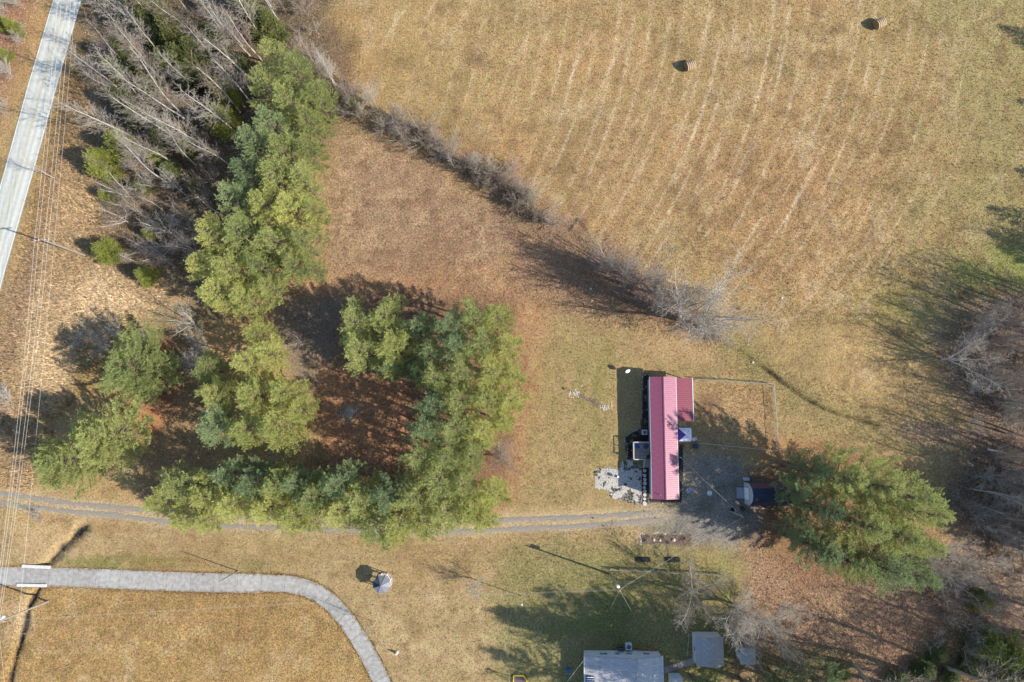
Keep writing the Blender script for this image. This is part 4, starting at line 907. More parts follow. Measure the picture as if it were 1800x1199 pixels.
MB().cyl((hx0 - 0.1, dy + 0.35, 2.1), (hx0 - 0.05, dy + 0.35, 2.1), 0.035, n=8).build("handle", M_metal, d)
px_, py_ = G(1200, 803, 3.0).x, G(1200, 803, 3.0).y
MB().cyl((hx1 + 0.08, py_, 1.0), (hx1 + 0.08, py_, 3.2), 0.04, n=8).cyl((xe + 0.12, py_, 3.15), (xe + 0.12, py_, 5.0), 0.04, n=8).cyl((hx1 + 0.05, py_, 3.2), (xe + 0.14, py_, 3.2), 0.04, n=8).build("service_mast", M_metal, house)
MB().box(hx1, hx1 + 0.15, hy0 + 2.4, hy0 + 4.6, 1.3, 2.6).build("meter_panel", M_siding, house)
# porch roof on the east side
xp = G(1217.5, 700, 2.75).x; yp1 = G(1200, 664.5, 2.9).y; yp0 = G(1200, 740, 2.9).y
pf = MB().slab((xe + 0.06, yp0, 3.2), (xp, yp0, 2.75), (xp, yp1, 2.75), (xe + 0.06, yp1, 3.2), 0.08).build("porch_roof", M_under, house)
sheets(pf, xe + 0.06, xp, yp0, yp1, 3.2, 2.75, 3, M_red2)
MB().box(xp, xp + 0.09, yp0 - 0.03, yp1 + 0.03, 2.62, 2.8).build("gutter", M_trim, pf)
for yy in (yp0 + 0.15, (yp0 + yp1) / 2, yp1 - 0.15): MB().box(xp - 0.22, xp - 0.1, yy - 0.06, yy + 0.06, -0.1, 2.66).build("porch_post", M_trim, house)
MB().box(hx1 + 0.01, xp - 0.25, yp0 + 0.1, yp1 - 0.1, -0.1, 0.35).build("porch_floor", M_deck, house)
# deck
DZ = 1.15
dx0 = G(1112, 790, DZ).x; dx1 = hx0 - 0.03; dy1 = G(1120, 777, DZ).y; dy0 = G(1120, 807, DZ).y
deck = root("deck", "square grey-brown board deck with pale railing on the house front", "deck", ((dx0 + dx1) / 2, (dy0 + dy1) / 2, 0))
n = 18; wd = (dy1 - dy0) / n
for k in range(n): MB().box(dx0, dx1, dy0 + k * wd + 0.006, dy0 + (k + 1) * wd - 0.006, DZ - 0.04, DZ + R.uniform(-0.004, 0.004)).build("plank", R.choice([M_deck, M_deck2, M_deck]), deck)
MB().box(dx0 + 0.03, dx1, dy0 + 0.03, dy1 - 0.03, DZ - 0.2, DZ - 0.045).build("joist_frame", M_deck2, deck)
rail = MB(); post_pts = [(dx0, dy0), (dx0, (dy0 + dy1) / 2), (dx0, dy1), ((dx0 + dx1) / 2, dy0), ((dx0 + dx1) / 2, dy1)]
for (x_, y_) in post_pts + [(dx1 - 0.1, dy1)]: MB().box(x_ - 0.05, x_ + 0.05, y_ - 0.05, y_ + 0.05, -0.1, DZ + 1.0).build("post", M_wood, deck)
for a, b_ in (((dx0, dy0), (dx0, dy1)), ((dx0, dy1), (dx1 - 0.05, dy1)), ((dx0, dy0), ((dx0 + dx1) / 2 + 0.2, dy0))):
    MB().beam((a[0], a[1], DZ + 1.03), (b_[0], b_[1], DZ + 1.03), 0.15, 0.05).build("top_rail", mat("pale_rail", srgb(206, 198, 190, 0.8), 0.8, 0.12), deck)
    MB().beam((a[0], a[1], DZ + 0.2), (b_[0], b_[1], DZ + 0.2), 0.06, 0.07).build("bottom_rail", M_wood, deck)
    L_ = math.hypot(b_[0] - a[0], b_[1] - a[1]); m_ = int(L_ / 0.28)
    for q in range(1, m_):
        x_ = a[0] + (b_[0] - a[0]) * q / m_; y_ = a[1] + (b_[1] - a[1]) * q / m_
        MB().box(x_ - 0.017, x_ + 0.017, y_ - 0.017, y_ + 0.017, DZ + 0.2, DZ + 1.0).build("baluster", M_wood, deck)
sx0, sx1 = G(1131, 815, 0.6).x, dx1
st = root("steps", "wooden steps running south from the deck along the house wall", "steps", ((sx0 + sx1) / 2, dy0 - 0.6, 0))
for k in range(5):
    y_ = dy0 - 0.02 - k * 0.27; MB().box(sx0, sx1, y_ - 0.26, y_, DZ - 0.24 - k * 0.2, DZ - 0.19 - k * 0.2).build("tread", M_deck, st)
for x_ in (sx0 - 0.03, sx1 - 0.06): MB().beam((x_, dy0 - 0.03, DZ - 0.3), (x_, dy0 - 1.4, 0.0), 0.05, 0.22).build("stringer", M_deck2, st)
MB().beam((sx0 - 0.05, dy0 - 0.05, DZ + 0.9), (sx0 - 0.05, dy0 - 1.4, 0.95), 0.08, 0.06).cyl((sx0 - 0.05, dy0 - 1.38, -0.1), (sx0 - 0.05, dy0 - 1.38, 0.95), 0.04, n=6).build("handrail", mat("pale_rail", srgb(206, 198, 190, 0.8)), st)
# deck furniture
def chair(u, v, z, label, m, rz=0.0):
    p = G(u, v, z); t = thing("patio_chair", label, "chair", (p.x, p.y, z), rz)
    def pt(nm, b_): me = b_.build(nm, m, t, loc=(0, 0, 0)); return me
    pt("seat", MB().slab((-0.28, -0.28, 0.42), (0.28, -0.28, 0.42), (0.28, 0.28, 0.45), (-0.28, 0.28, 0.45), 0.04))
    pt("backrest", MB().slab((-0.28, -0.30, 0.44), (-0.28, -0.45, 0.95), (0.28, -0.45, 0.95), (0.28, -0.30, 0.44), 0.03))
    for x_ in (-0.26, 0.26):
        for y_ in (-0.25, 0.25): pt("leg", MB().cyl((x_, y_, 0), (x_, y_, 0.42), 0.02, n=6))
        pt("armrest", MB().box(x_ - 0.04, x_ + 0.04, -0.3, 0.28, 0.62, 0.65))
chair(1118, 783, DZ, "blue folding chair in the far corner of the deck", M_blue, 0.8)
p = G(1134, 784, DZ); t = root("patio_table", "round blue table on the deck next to the wall", "table", (p.x, p.y, DZ))
MB().cyl((p.x, p.y, DZ + 0.68), (p.x, p.y, DZ + 0.72), 0.42, n=20).build("tabletop", mat("blue_glass_top", srgb(70, 86, 118, 0.7), 0.3), t); MB().cyl((p.x, p.y, DZ + 0.02), (p.x, p.y, DZ + 0.68), 0.035, n=8).build("leg", M_dark, t); MB().cyl((p.x, p.y, DZ), (p.x, p.y, DZ + 0.04), 0.22, 0.18, n=14).build("base", M_dark, t)
p = G(1138.3, 803, DZ); t = root("planter", "dark red square planter by the deck door", "planter", (p.x, p.y, DZ))
MB().prism([(p.x - 0.2, p.y - 0.28), (p.x + 0.18, p.y - 0.28), (p.x + 0.18, p.y + 0.28), (p.x - 0.2, p.y + 0.28)], DZ, DZ + 0.5).build("pot", mat("dark_red_door", (0.1, 0.02, 0.02)), t); MB().box(p.x - 0.17, p.x + 0.15, p.y - 0.25, p.y + 0.25, DZ + 0.495, DZ + 0.51).build("soil", M_mulch, t)
# air conditioner, dish, bins
def ac_unit(u, v, label, s=0.42):
    p = G(u, v, 0.8); t = root("air_conditioner", label, "air conditioner", (p.x, p.y, -0.05))
    MB().box(p.x - s, p.x + s, p.y - s, p.y + s, -0.05, 0.1).build("pad", M_conc, t)
    MB().box(p.x - s * 0.9, p.x + s * 0.9, p.y - s * 0.9, p.y + s * 0.9, 0.1, 0.8).build("cabinet", M_siding, t)
    g = MB()
    for rr in (0.72, 0.5, 0.28):
        k = 18
        for i in range(k): a0, a1 = 6.283 * i / k, 6.283 * (i + 1) / k; g.cyl((p.x + s * rr * math.cos(a0), p.y + s * rr * math.sin(a0), 0.83), (p.x + s * rr * math.cos(a1), p.y + s * rr * math.sin(a1), 0.83), 0.012, n=4, caps=False)
    g.build("grille", M_metal, t)
    MB().cyl((p.x, p.y, 0.795), (p.x, p.y, 0.81), s * 0.7, n=20).build("fan_well", mat("fan_blue_grey", srgb(84, 104, 140, 0.6), 0.5), t)
ac_unit(1133.5, 760, "square white air conditioner with round fan beside the deck")
ac_unit(1105.5, 1137.5, "round-fan air conditioner against the grey-roofed house", 0.5)
p = G(1100, 653); t = root("satellite_dish", "white satellite dish on a short post off the house corner", "satellite dish", (p.x, p.y, -0.1))
MB().cyl((p.x, p.y, -0.1), (p.x, p.y, 1.6), 0.035, n=8).build("post", M_metal, t)
ax = Vector((0.35, -0.75, 0.55)).normalized(); a_ = ax.cross(Vector((0, 0, 1))).normalized(); b2 = a_.cross(ax); c0 = Vector((p.x, p.y, 1.72)) + ax * 0.1
vv = [tuple(c0 - ax * 0.1)]; ff = []
for r_, dz in ((0.2, -0.07), (0.42, 0.0)):
    for i in range(18): an = 6.283 * i / 18; vv.append(tuple(c0 + ax * (dz) + (a_ * math.cos(an) + b2 * math.sin(an)) * r_))
for i in range(18): j = (i + 1) % 18; ff += [(0, 1 + i, 1 + j), (1 + i, 19 + i, 19 + j, 1 + j)]
nv = len(vv); vv += [tuple(Vector(q) - ax * 0.03) for q in vv]; ff += [tuple(nv + i for i in reversed(f_)) for f_ in ff] + [(19 + i, nv + 19 + i, nv + 19 + (i + 1) % 18, 19 + (i + 1) % 18) for i in range(18)]
MB().add(vv, ff).build("dish", M_trim, t); e_ = c0 + ax * 0.5; MB().cyl(c0 - b2 * 0.38, e_, 0.015, n=5).build("feed_arm", M_metal, t); MB().box(e_.x - 0.06, e_.x + 0.06, e_.y - 0.06, e_.y + 0.06, e_.z - 0.06, e_.z + 0.06).build("receiver", M_dark, t)
# canopy tent
zc0, zc1 = 2.3, 3.1
cx0, cx1 = G(1191.5, 764, zc0).x, G(1215.5, 764, zc0).x; cy1, cy0 = G(1200, 752, zc0).y, G(1200, 776, zc0).y
t = root("canopy_tent", "square white pop-up canopy with one purple panel beside the porch", "canopy", ((cx0 + cx1) / 2, (cy0 + cy1) / 2, 0))
cm = ((cx0 + cx1) / 2, (cy0 + cy1) / 2, zc1); M_pur = mat("purple_fabric", srgb(128, 84, 176, 0.75), 0.8, 0.05); M_fab = mat("white_fabric", srgb(232, 226, 238, 0.9), 0.8, 0.04)
co = [(cx0, cy0, zc0), (cx1, cy0, zc0), (cx1, cy1, zc0), (cx0, cy1, zc0)]
for i in range(4):
    a, b_ = Vector(co[i]), Vector(co[(i + 1) % 4]); m_ = Vector(cm); dn = Vector((0, 0, -0.22)); th = Vector((0, 0, -0.012))
    g = 0.02; cen = (a + b_ + m_) / 3; a, b_, m_ = a + (cen - a) * g, b_ + (cen - b_) * g, m_ + (cen - m_) * g
    MB().add([a, b_, m_, a + dn, b_ + dn, a + th, b_ + th, m_ + th], [(0, 1, 2), (0, 3, 4, 1), (7, 6, 5)]).build("roof_panel", M_pur if i == 3 else M_fab, t)
for q in co:
    MB().box(q[0] - 0.03, q[0] + 0.03, q[1] - 0.03, q[1] + 0.03, -0.1, zc0 - 0.02).build("leg", M_dark, t); MB().cyl(q, cm, 0.02, n=5).build("hip_pole", M_dark, t)
p = G(1218.5, 772); t = root("lawn_chair", "white plastic tub chair beside the canopy", "chair", (p.x, p.y, -0.05))
MB().cyl((p.x, p.y, 0.36), (p.x, p.y, 0.42), 0.26, 0.28, n=16).build("seat", M_trim, t)
g = MB()
for i in range(10):
    a0 = -0.9 + 1.8 * i / 10 + 0.5; a1 = -0.9 + 1.8 * (i + 1) / 10 + 0.5; g.slab((p.x + 0.30 * math.cos(a0), p.y + 0.30 * math.sin(a0), 0.8), (p.x + 0.30 * math.cos(a1), p.y + 0.30 * math.sin(a1), 0.8), (p.x + 0.36 * math.cos(a1), p.y + 0.36 * math.sin(a1), 0.8), (p.x + 0.36 * math.cos(a0), p.y + 0.36 * math.sin(a0), 0.8), 0.4)
g.build("backrest", M_trim, t)
for i in range(4): a0 = 0.78 + 1.57 * i; MB().cyl((p.x + 0.22 * math.cos(a0), p.y + 0.22 * math.sin(a0), -0.05), (p.x + 0.2 * math.cos(a0), p.y + 0.2 * math.sin(a0), 0.37), 0.03, n=6).build("leg", M_trim, t)
def bin_(u, v, s, h, label, m, name="storage_bin"):
    p = G(u, v, h); t = root(name, label, "bin", (p.x, p.y, -0.06))
    MB().prism([(p.x - s, p.y - s), (p.x + s, p.y - s), (p.x + s, p.y + s), (p.x - s, p.y + s)], -0.06, h - 0.06).build("body", m, t)
    MB().box(p.x - s - 0.03, p.x + s + 0.03, p.y - s - 0.03, p.y + s + 0.03, h - 0.055, h).build("lid", m, t)
    MB().box(p.x - 0.1, p.x + 0.1, p.y - s - 0.06, p.y - s - 0.03, h - 0.04, h - 0.01).build("handle", M_dark, t)
bin_(1224, 784.5, 0.32, 0.8, "dark blue bin below the canopy tent", mat("navy_plastic", srgb(58, 76, 104, 0.6), 0.5))
bin_(1000, 1180, 0.26, 0.7, "bright blue bin left of the grey-roofed house", M_blue)
# wooden landing next to the porch roof
p0, p1 = G(1192, 750, 0.5), G(1206, 741, 0.5)
t = root("landing", "small raw timber landing between porch roof and canopy", "landing", ((p0.x + p1.x) / 2, (p0.y + p1.y) / 2, -0.05))
for k in range(6): yy = p0.y + (p1.y - p0.y) * k / 6; MB().box(p0.x, p1.x, yy + 0.01, yy + (p1.y - p0.y) / 6 - 0.01, 0.44, 0.5).build("plank", M_wood, t)
for (x_, y_) in ((p0.x + 0.1, p0.y + 0.1), (p1.x - 0.1, p0.y + 0.1), (p0.x + 0.1, p1.y - 0.1), (p1.x - 0.1, p1.y - 0.1)): MB().box(x_ - 0.05, x_ + 0.05, y_ - 0.05, y_ + 0.05, -0.05, 0.435).build("leg", M_wood, t)
# stepping stones, stone borders, white rock bed
SS = [(1133, 827.5, 0.27), (1133, 836, 0.27), (1133.4, 843, 0.26), (1133.4, 849.5, 0.3), (1132.5, 857, 0.24), (1133.5, 863.5, 0.28), (1133.3, 870, 0.27), (1133, 877, 0.24), (1133, 885, 0.33)]
for i, (u, v, r_) in enumerate(SS):
    p = G(u, v); bb = MB(); k = 14; poly_ = [(p.x + r_ * (1 + 0.06 * math.sin(3 * a + i)) * math.cos(a), p.y + r_ * (1 + 0.06 * math.cos(2 * a + i)) * math.sin(a)) for a in [6.283 * q / k for q in range(k)]]
    o = bb.prism(poly_, -0.09, 0.03).build("stepping_stone", mat("stepping_stone", srgb(206, 200, 196, 0.8), 0.9, 0.2, 3.0, 0.3), None, loc=(p.x, p.y, -0.05)); o.location = (p.x, p.y, -0.05 + 0.05)
    tag(o, ordinal(i) + " round stepping stone from the deck steps along the house wall", "stepping stone", "stepping stones")
def stone_row(pts, sp, r_, label, name="stone_border", m=None, jit=0.06):
    c, ln = resample(gw(pts), 400); n_ = int(ln / sp); bb = MB()
    for i in range(n_):
        q = c[int(399 * i / max(1, n_))]; bb.rock((q[0] + R.gauss(0, jit), q[1] + R.gauss(0, jit), -0.04 + r_ * 0.1), r_ * R.uniform(0.6, 1.25), R)
    o = bb.build(name, m or M_stone); tag(o, label, "stone border", kind="stuff"); return o
stone_row([(1141, 658), (1129, 660), (1128.5, 700), (1129, 730), (1125, 738), (1126, 752), (1100, 766), (1097, 774), (1103, 782), (1103, 806)], 0.28, 0.13, "stone edging round the dark bed along the house front")
stone_row([(1128, 822), (1127.5, 860), (1128, 886)], 0.25, 0.12, "stone edging between stepping stones and rock bed")
stone_row([(1140, 876), (1140.5, 884.5), (1170, 885), (1200, 884), (1201, 850), (1202, 820), (1203, 785)], 0.3, 0.13, "stone edging round the south end of the mobile home")
stone_row([(1126, 957), (1125.5, 939), (1145, 938), (1160, 936), (1185, 938), (1205, 939)], 0.24, 0.15, "pale stone edging on the upper side of the garden bed", m=M_stone_w)
stone_row([(1128, 957), (1148, 958), (1156, 962), (1175, 963), (1192, 962)], 0.3, 0.13, "pale stone edging on the lower side of the garden bed")
stone_row([(1086, 655), (1088, 668)], 0.2, 0.12, "short line of loose stones at the corner of the house shadow", jit=0.2)
for (c, lab) in (((1012, 691), "heap of white cobbles at the left end of the dark strip"), ((1064, 716), "heap of white cobbles at the right end of the dark strip")):
    bb = MB(); g0 = G(*c)
    for k in range(60): bb.rock((g0.x + R.gauss(0, 0.5), g0.y + R.gauss(0, 0.3), R.uniform(-0.02, 0.06)), R.uniform(0.06, 0.15), R)
    tag(bb.build("cobble_heap", M_stone_w), lab, "cobbles")
p = G(1004, 687.5); t = root("marker_stake", "thin stake with a small plate beside the left cobble heap", "stake", (p.x, p.y, -0.1)); MB().cyl((p.x, p.y, -0.1), (p.x, p.y, 1.0), 0.025, n=6).build("stake", M_dark, t); MB().box(p.x - 0.02, p.x + 0.02, p.y - 0.18, p.y + 0.18, 0.9, 1.15).build("plate", M_dark, t)
bb = MB(); bd = MB(); rng2 = random.Random(4)
rock_poly = [(1045, 826), (1068, 822), (1088, 826), (1094, 812), (1104, 808), (1118, 815), (1127, 822), (1127, 886), (1108, 884), (1090, 878), (1074, 876), (1072, 862), (1046, 858)]
cnt = 0
for k in range(9000):
    u, v = rng2.uniform(1043, 1129), rng2.uniform(806, 888)
    if not in_poly(u + rng2.gauss(0, 0.8), v + rng2.gauss(0, 0.8), rock_poly): continue
    q = G(u, v); nn = float(fbm(np.array([q.x]), np.array([q.y]), 0.8, 44.0, 3)[0]); south = max(0, (v - 855) / 30) * 0.22
    if nn < 0.33 + south:
        if rng2.random() < 0.25: bd.rock((q.x, q.y, -0.02), rng2.uniform(0.06, 0.13), rng2, 0.8)
        continue
    bb.rock((q.x, q.y, -0.04), rng2.uniform(0.05, 0.11), rng2, 0.6, 5)
o = bb.build("white_rock", M_stone_w); tag(o, "white rock chips of the garden bed in front of the deck", "rocks", kind="stuff")
o = bd.build("bed_plant", mat("withered_plants", (0.06, 0.065, 0.035), 0.9, 0.5, 6)); tag(o, "dark low plants growing among the white rocks", "plants", kind="stuff")
rp_ = [G(u, v) for u, v in rock_poly]; o = MB().prism([(q.x, q.y) for q in rp_][::-1], -0.06, -0.02).build("rock_bed", mat("bed_soil", srgb(150, 142, 134, 0.8), 0.95, 0.5, 2.0, 0.5)); tag(o, kind="structure")
for (u, v, r_, m_, lab) in ((1074, 834.5, 0.24, mat("slate_disc", srgb(84, 100, 104, 0.7), 0.6), "round slate-green lid lying in the white rocks"), (1086, 838, 0.2, M_blue, "small blue-rimmed pot in the white rocks")):
    p = G(u, v); t = root("garden_pot", lab, "pot", (p.x, p.y, 0)); MB().cyl((p.x, p.y, -0.02), (p.x, p.y, 0.3), r_ * 0.8, r_, n=14).build("pot", m_, t); MB().cyl((p.x, p.y, 0.26), (p.x, p.y, 0.305), r_ * 0.8, n=14).build("lid", m_ if r_ > 0.22 else M_trim, t)
for (u, v, r_, lab) in ((1149, 949, 0.3, "left boulder of three in the garden bed"), (1160, 949.5, 0.28, "middle boulder of three in the garden bed"), (1184, 949, 0.35, "right boulder of three in the garden bed")):
    p = G(u, v); tag(MB().rock((p.x, p.y, 0.02), r_, R, 0.9, 8).build("boulder", mat("pale_boulder", srgb(214, 200, 170, 0.8), 0.9, 0.2, 3.0, 0.4)), lab, "boulder")
for (u, v, h) in ((1136, 951, 0.9), (1168, 944, 1.0), (1176, 955, 0.8), (1190, 940, 0.9), (1204, 948, 1.0), (1142, 944, 0.8)): bare_at(u, v, h, "withered plant in the stone-edged garden bed", "withered plants of the garden bed", 'shrub', M_twig_red, M_bark_grey, 1.2, "garden_plant")
for (u, v, h) in ((1135, 680, 0.8), (1134, 700, 0.9), (1136, 720, 0.8), (1134, 740, 0.9), (1115, 766, 0.8), (1108, 776, 0.9), (1124, 760, 0.8), (1195, 830, 0.7), (1195, 860, 0.7)): bare_at(u, v, h, "withered plant in the dark bed along the house wall", "withered plants along the house", 'shrub', M_twig, M_bark_grey, 1.2, "garden_plant")
for (u0, u1, lab) in ((1119, 1142, "left of two long dark planters on the grass"), (1171, 1194, "right of two long dark planters on the grass")):
    a, b_ = G(u0, 987), G(u1, 980); t = root("planter", lab, "planter", ((a.x + b_.x) / 2, (a.y + b_.y) / 2, -0.1))
    for bx_ in ((a.x, b_.x, a.y, a.y + 0.06), (a.x, b_.x, b_.y - 0.06, b_.y), (a.x, a.x + 0.06, a.y + 0.065, b_.y - 0.065), (b_.x - 0.06, b_.x, a.y + 0.065, b_.y - 0.065)): MB().box(*bx_, -0.1, 0.28).build("side_board", M_dark, t)
    MB().box(a.x + 0.07, b_.x - 0.07, a.y + 0.07, b_.y - 0.07, -0.05, 0.2).build("soil", M_mulch, t)

# ------------------------------------------------------------------ chain-link yard fence
def chain_fence(pts, label, h=1.2):
    P_ = [G(u, v) for u, v in pts]; t = root("chain_fence", label, "fence", (P_[0].x, P_[0].y, 0)); wire = MB()
    for a, b_ in zip(P_[:-1], P_[1:]):
        L_ = (b_ - a).length; n_ = max(1, round(L_ / 2.4))
        for k in range(n_ + 1):
            q = a.lerp(b_, k / n_); MB().cyl((q.x, q.y, -0.15), (q.x, q.y, h + 0.06), 0.035, n=8).build("post", M_metal, t)
        MB().cyl((a.x, a.y, h), (b_.x, b_.y, h), 0.03, n=6).build("top_rail", M_metal, t)
        k = int(L_ / 0.14)
        for i in range(k):
            q0 = a.lerp(b_, i / k); 
            for s in (1, -1):
                f2 = (i + s * h / 0.14 * 0.55) / k
                if 0 <= f2 <= 1: q1 = a.lerp(b_, f2); wire.cyl((q0.x, q0.y, 0.03), (q1.x, q1.y, h), 0.006, n=3, caps=False)
    wire.build("wire_mesh", M_metal, t)
chain_fence([(1221, 667.5), (1290, 671), (1355, 676)], "chain-link fence on the north side of the yard")
chain_fence([(1355.5, 677), (1361, 740), (1363, 791)], "chain-link fence on the east side of the yard")
chain_fence([(1362.5, 792), (1290, 785), (1226, 778.5)], "chain-link fence on the south side of the yard")
# rail fence on the lower lawn
P_ = [(1071, 1000.5), (1088, 1001.5), (1130, 1003), (1175, 1006), (1220, 1008), (1270, 1011)]
t = root("rail_fence", "low weathered rail fence across the shaded lawn", "fence", tuple(G(*P_[0])))
for (u, v) in P_: q = G(u, v); MB().cyl((q.x, q.y, -0.1), (q.x, q.y, 0.95), 0.06, n=6).build("post", M_pole, t)
for a, b_ in zip(P_[:-1], P_[1:]):
    a, b_ = G(*a), G(*b_)
    for zz in (0.45, 0.85): MB().beam((a.x, a.y + 0.07, zz), (b_.x, b_.y + 0.07, zz + R.uniform(-0.04, 0.04)), 0.07, 0.1).build("rail", M_pole, t)

# ------------------------------------------------------------------ blue barn shed
zS = 2.1
sx0_, sx1_ = G(1308, 866, 0).x, G(1374, 866, 0).x; sy1_, sy0_ = G(1312, 848, 0.5).y, G(1312, 886, 0.5).y
t = root("barn_shed", "barn-style shed with dark blue roof and pale end wall under the pines", "shed", ((sx0_ + sx1_) / 2, (sy0_ + sy1_) / 2, 0))
ym = (sy0_ + sy1_) / 2; hw = (sy1_ - sy0_) / 2; M_shedw = mat("shed_end_wall", srgb(190, 192, 198, 0.8), 0.75, 0.08, 3.0); M_shedb = mat("blue_shed_roof", srgb(44, 58, 80, 0.62), 0.65, 0.45, 2.6, spec=0.3); M_shedr = mat("brown_shed_side", srgb(92, 70, 76, 0.8), 0.8, 0.2, 2.0)
sec = [(-hw, zS), (-hw * 0.62, zS + 1.25), (0, zS + 1.75), (hw * 0.62, zS + 1.25), (hw, zS)]
def endwall(x_, x2):
    return MB().add([(x_, ym - hw, -0.1), (x_, ym + hw, -0.1)] + [(x_, ym + s[0], s[1]) for s in sec[::-1]] + [(x2, ym - hw, -0.1), (x2, ym + hw, -0.1)] + [(x2, ym + s[0], s[1]) for s in sec[::-1]],
                    [(6, 5, 4, 3, 2, 1, 0), (7, 8, 9, 10, 11, 12, 13)] + [(i, (i + 1) % 7, 7 + (i + 1) % 7, 7 + i) for i in range(7)])
endwall(sx0_, sx0_ + 0.1).build("end_wall", M_shedw, t); endwall(sx1_ - 0.1, sx1_).build("end_wall", M_shedw, t)
for s in (-1, 1): MB().box(sx0_ + 0.1, sx1_ - 0.1, ym + s * hw - (0.08 if s > 0 else 0.0), ym + s * hw + (0.0 if s > 0 else 0.08), -0.1, zS).build("side_wall", M_shedr, t)
for i in range(4):
    a, b_ = sec[i], sec[i + 1]; ov = 0.15
    o_ = MB().slab((sx0_ + 0.18, ym + a[0] * 1.03, a[1] + 0.06), (sx1_ + ov, ym + a[0] * 1.03, a[1] + 0.06), (sx1_ + ov, ym + b_[0] * 1.03, b_[1] + 0.06), (sx0_ + 0.18, ym + b_[0] * 1.03, b_[1] + 0.06), 0.05).build("roof_plane", M_shedb if i != 3 else M_shedr, t)
dd = MB().box(sx0_ - 0.05, sx0_, ym - 0.85, ym + 0.85, 0.1, 2.05).build("door", M_trim, t); MB().box(sx0_ - 0.09, sx0_ - 0.05, ym - 0.04, ym + 0.04, 0.9, 1.15).build("handle", M_dark, dd)
rx = G(1295, 863).x; MB().slab((rx, ym - 0.85, 0.02), (sx0_ - 0.06, ym - 0.85, 0.3), (sx0_ - 0.06, ym + 0.85, 0.3), (rx, ym + 0.85, 0.02), 0.08).build("ramp", mat("ramp_board", srgb(150, 152, 158, 0.8), 0.8, 0.1), t)
MB().box(sx0_ - 0.1, sx0_ + 0.7, ym + hw + 0.25, ym + hw + 0.75, -0.1, 0.6).build("side_locker", M_shedw, t)
a, b_ = G(1318, 892), G(1350, 894); t = root("timber_beam", "long grey timber lying beside the blue shed", "timber", ((a.x + b_.x) / 2, (a.y + b_.y) / 2, 0)); MB().beam((a.x, a.y, 0.08), (b_.x, b_.y, 0.08), 0.22, 0.16).build("beam", M_pole, t); MB().box(a.x - 0.03, a.x, a.y - 0.1, a.y + 0.1, 0.0, 0.15).build("end_cap", M_dark, t)
p = G(1284.5, 898); t = root("fire_pit", "round stone fire pit with black centre beside the blue shed", "fire pit", (p.x, p.y, 0))
for i in range(18): a0 = 6.283 * i / 18; MB().rock((p.x + 0.75 * math.cos(a0), p.y + 0.75 * math.sin(a0), 0.02), R.uniform(0.1, 0.16), R).build("stone", M_stone, t)
MB().cyl((p.x, p.y, -0.05), (p.x, p.y, 0.04), 0.62, n=18).build("ash", mat("ash", (0.012, 0.012, 0.012), 0.95), t)
p = G(1303.5, 893); t = root("barrel", "dark rusty barrel at the corner of the blue shed", "barrel", (p.x, p.y, 0)); MB().cyl((p.x, p.y, -0.05), (p.x, p.y, 0.85), 0.29, n=16).build("drum", mat("rust", (0.06, 0.035, 0.02), 0.8, 0.4, 5), t); MB().cyl((p.x, p.y, 0.84), (p.x, p.y, 0.87), 0.31, 0.31, n=16).build("rim", M_dark, t)
p = G(1245, 866); t = root("garden_table", "small pale wrought table on the gravel yard", "table", (p.x, p.y, 0)); MB().cyl((p.x, p.y, 0.66), (p.x, p.y, 0.7), 0.4, n=16).build("tabletop", M_grey_roof2, t)
for i in range(3): a0 = 2.1 * i; MB().cyl((p.x + 0.3 * math.cos(a0), p.y + 0.3 * math.sin(a0), -0.05), (p.x + 0.1 * math.cos(a0), p.y + 0.1 * math.sin(a0), 0.66), 0.025, n=6).build("leg", M_metal, t)
chair(1208, 862, -0.05, "pale blue chair on the gravel south-east of the mobile home", mat("pale_blue_plastic", srgb(150, 176, 210, 0.75), 0.5), 2.2)

# ------------------------------------------------------------------ grey-roofed house and outbuildings at the bottom
xa, xm_, xb = G(1024.5, 1145, 0).x, G(1112, 1145, 0).x, G(1158, 1150, 0).x; yN = G(1090, 1143.5).y; yS = yN - 9.5
ZeW, ZeE, Zr_ = 2.5, 2.9, 4.0
t = root("grey_roofed_house", "white-walled house with grey ribbed metal roof at the bottom edge", "house", ((xa + xb) / 2, (yN + yS) / 2, 0))
gable_walls(xa + 0.15, xb - 0.15, yS + 0.15, yN, -0.1, 2.4, xm_, Zr_ - 0.15).build("wall", M_siding, t)
rf = MB().slab((xm_, yS, Zr_), (xm_, yN + 0.1, Zr_), (xa, yN + 0.1, ZeW), (xa, yS, ZeW), 0.08).slab((xb, yS, ZeE - 0.3), (xb, yN + 0.1, ZeE - 0.3), (xm_, yN + 0.1, Zr_), (xm_, yS, Zr_), 0.08).build("roof", M_under, t)
sheets(rf, xm_, xa, yS, yN + 0.1, Zr_, ZeW, 2, M_grey_roof); sheets(rf, xm_, xb, yS, yN + 0.1, Zr_, ZeE - 0.3, 2, M_grey_roof2)
MB().box(xm_ - 0.12, xm_ + 0.12, yS, yN + 0.1, Zr_ + 0.03, Zr_ + 0.06).build("ridge_cap", M_grey_roof, rf)
for e, z_ in ((xa - 0.05, ZeW), (xb + 0.05, ZeE - 0.3)): MB().box(e - 0.06, e + 0.06, yS, yN + 0.1, z_ - 0.12, z_).build("gutter", M_trim, rf)
q = G(1038, 1194, 2.8); zz = 2.72
sk = MB().box(q.x - 0.55, q.x + 0.55, q.y - 0.6, q.y + 0.45, zz - 0.4, zz + 0.12).build("roof_window", mat("skylight_frame", (0.02, 0.03, 0.06), 0.4), rf)
for k in range(3): MB().box(q.x - 0.5, q.x + 0.5, q.y - 0.45 + k * 0.33, q.y - 0.33 + k * 0.33, zz + 0.12, zz + 0.16).build("slat", M_trim, sk)
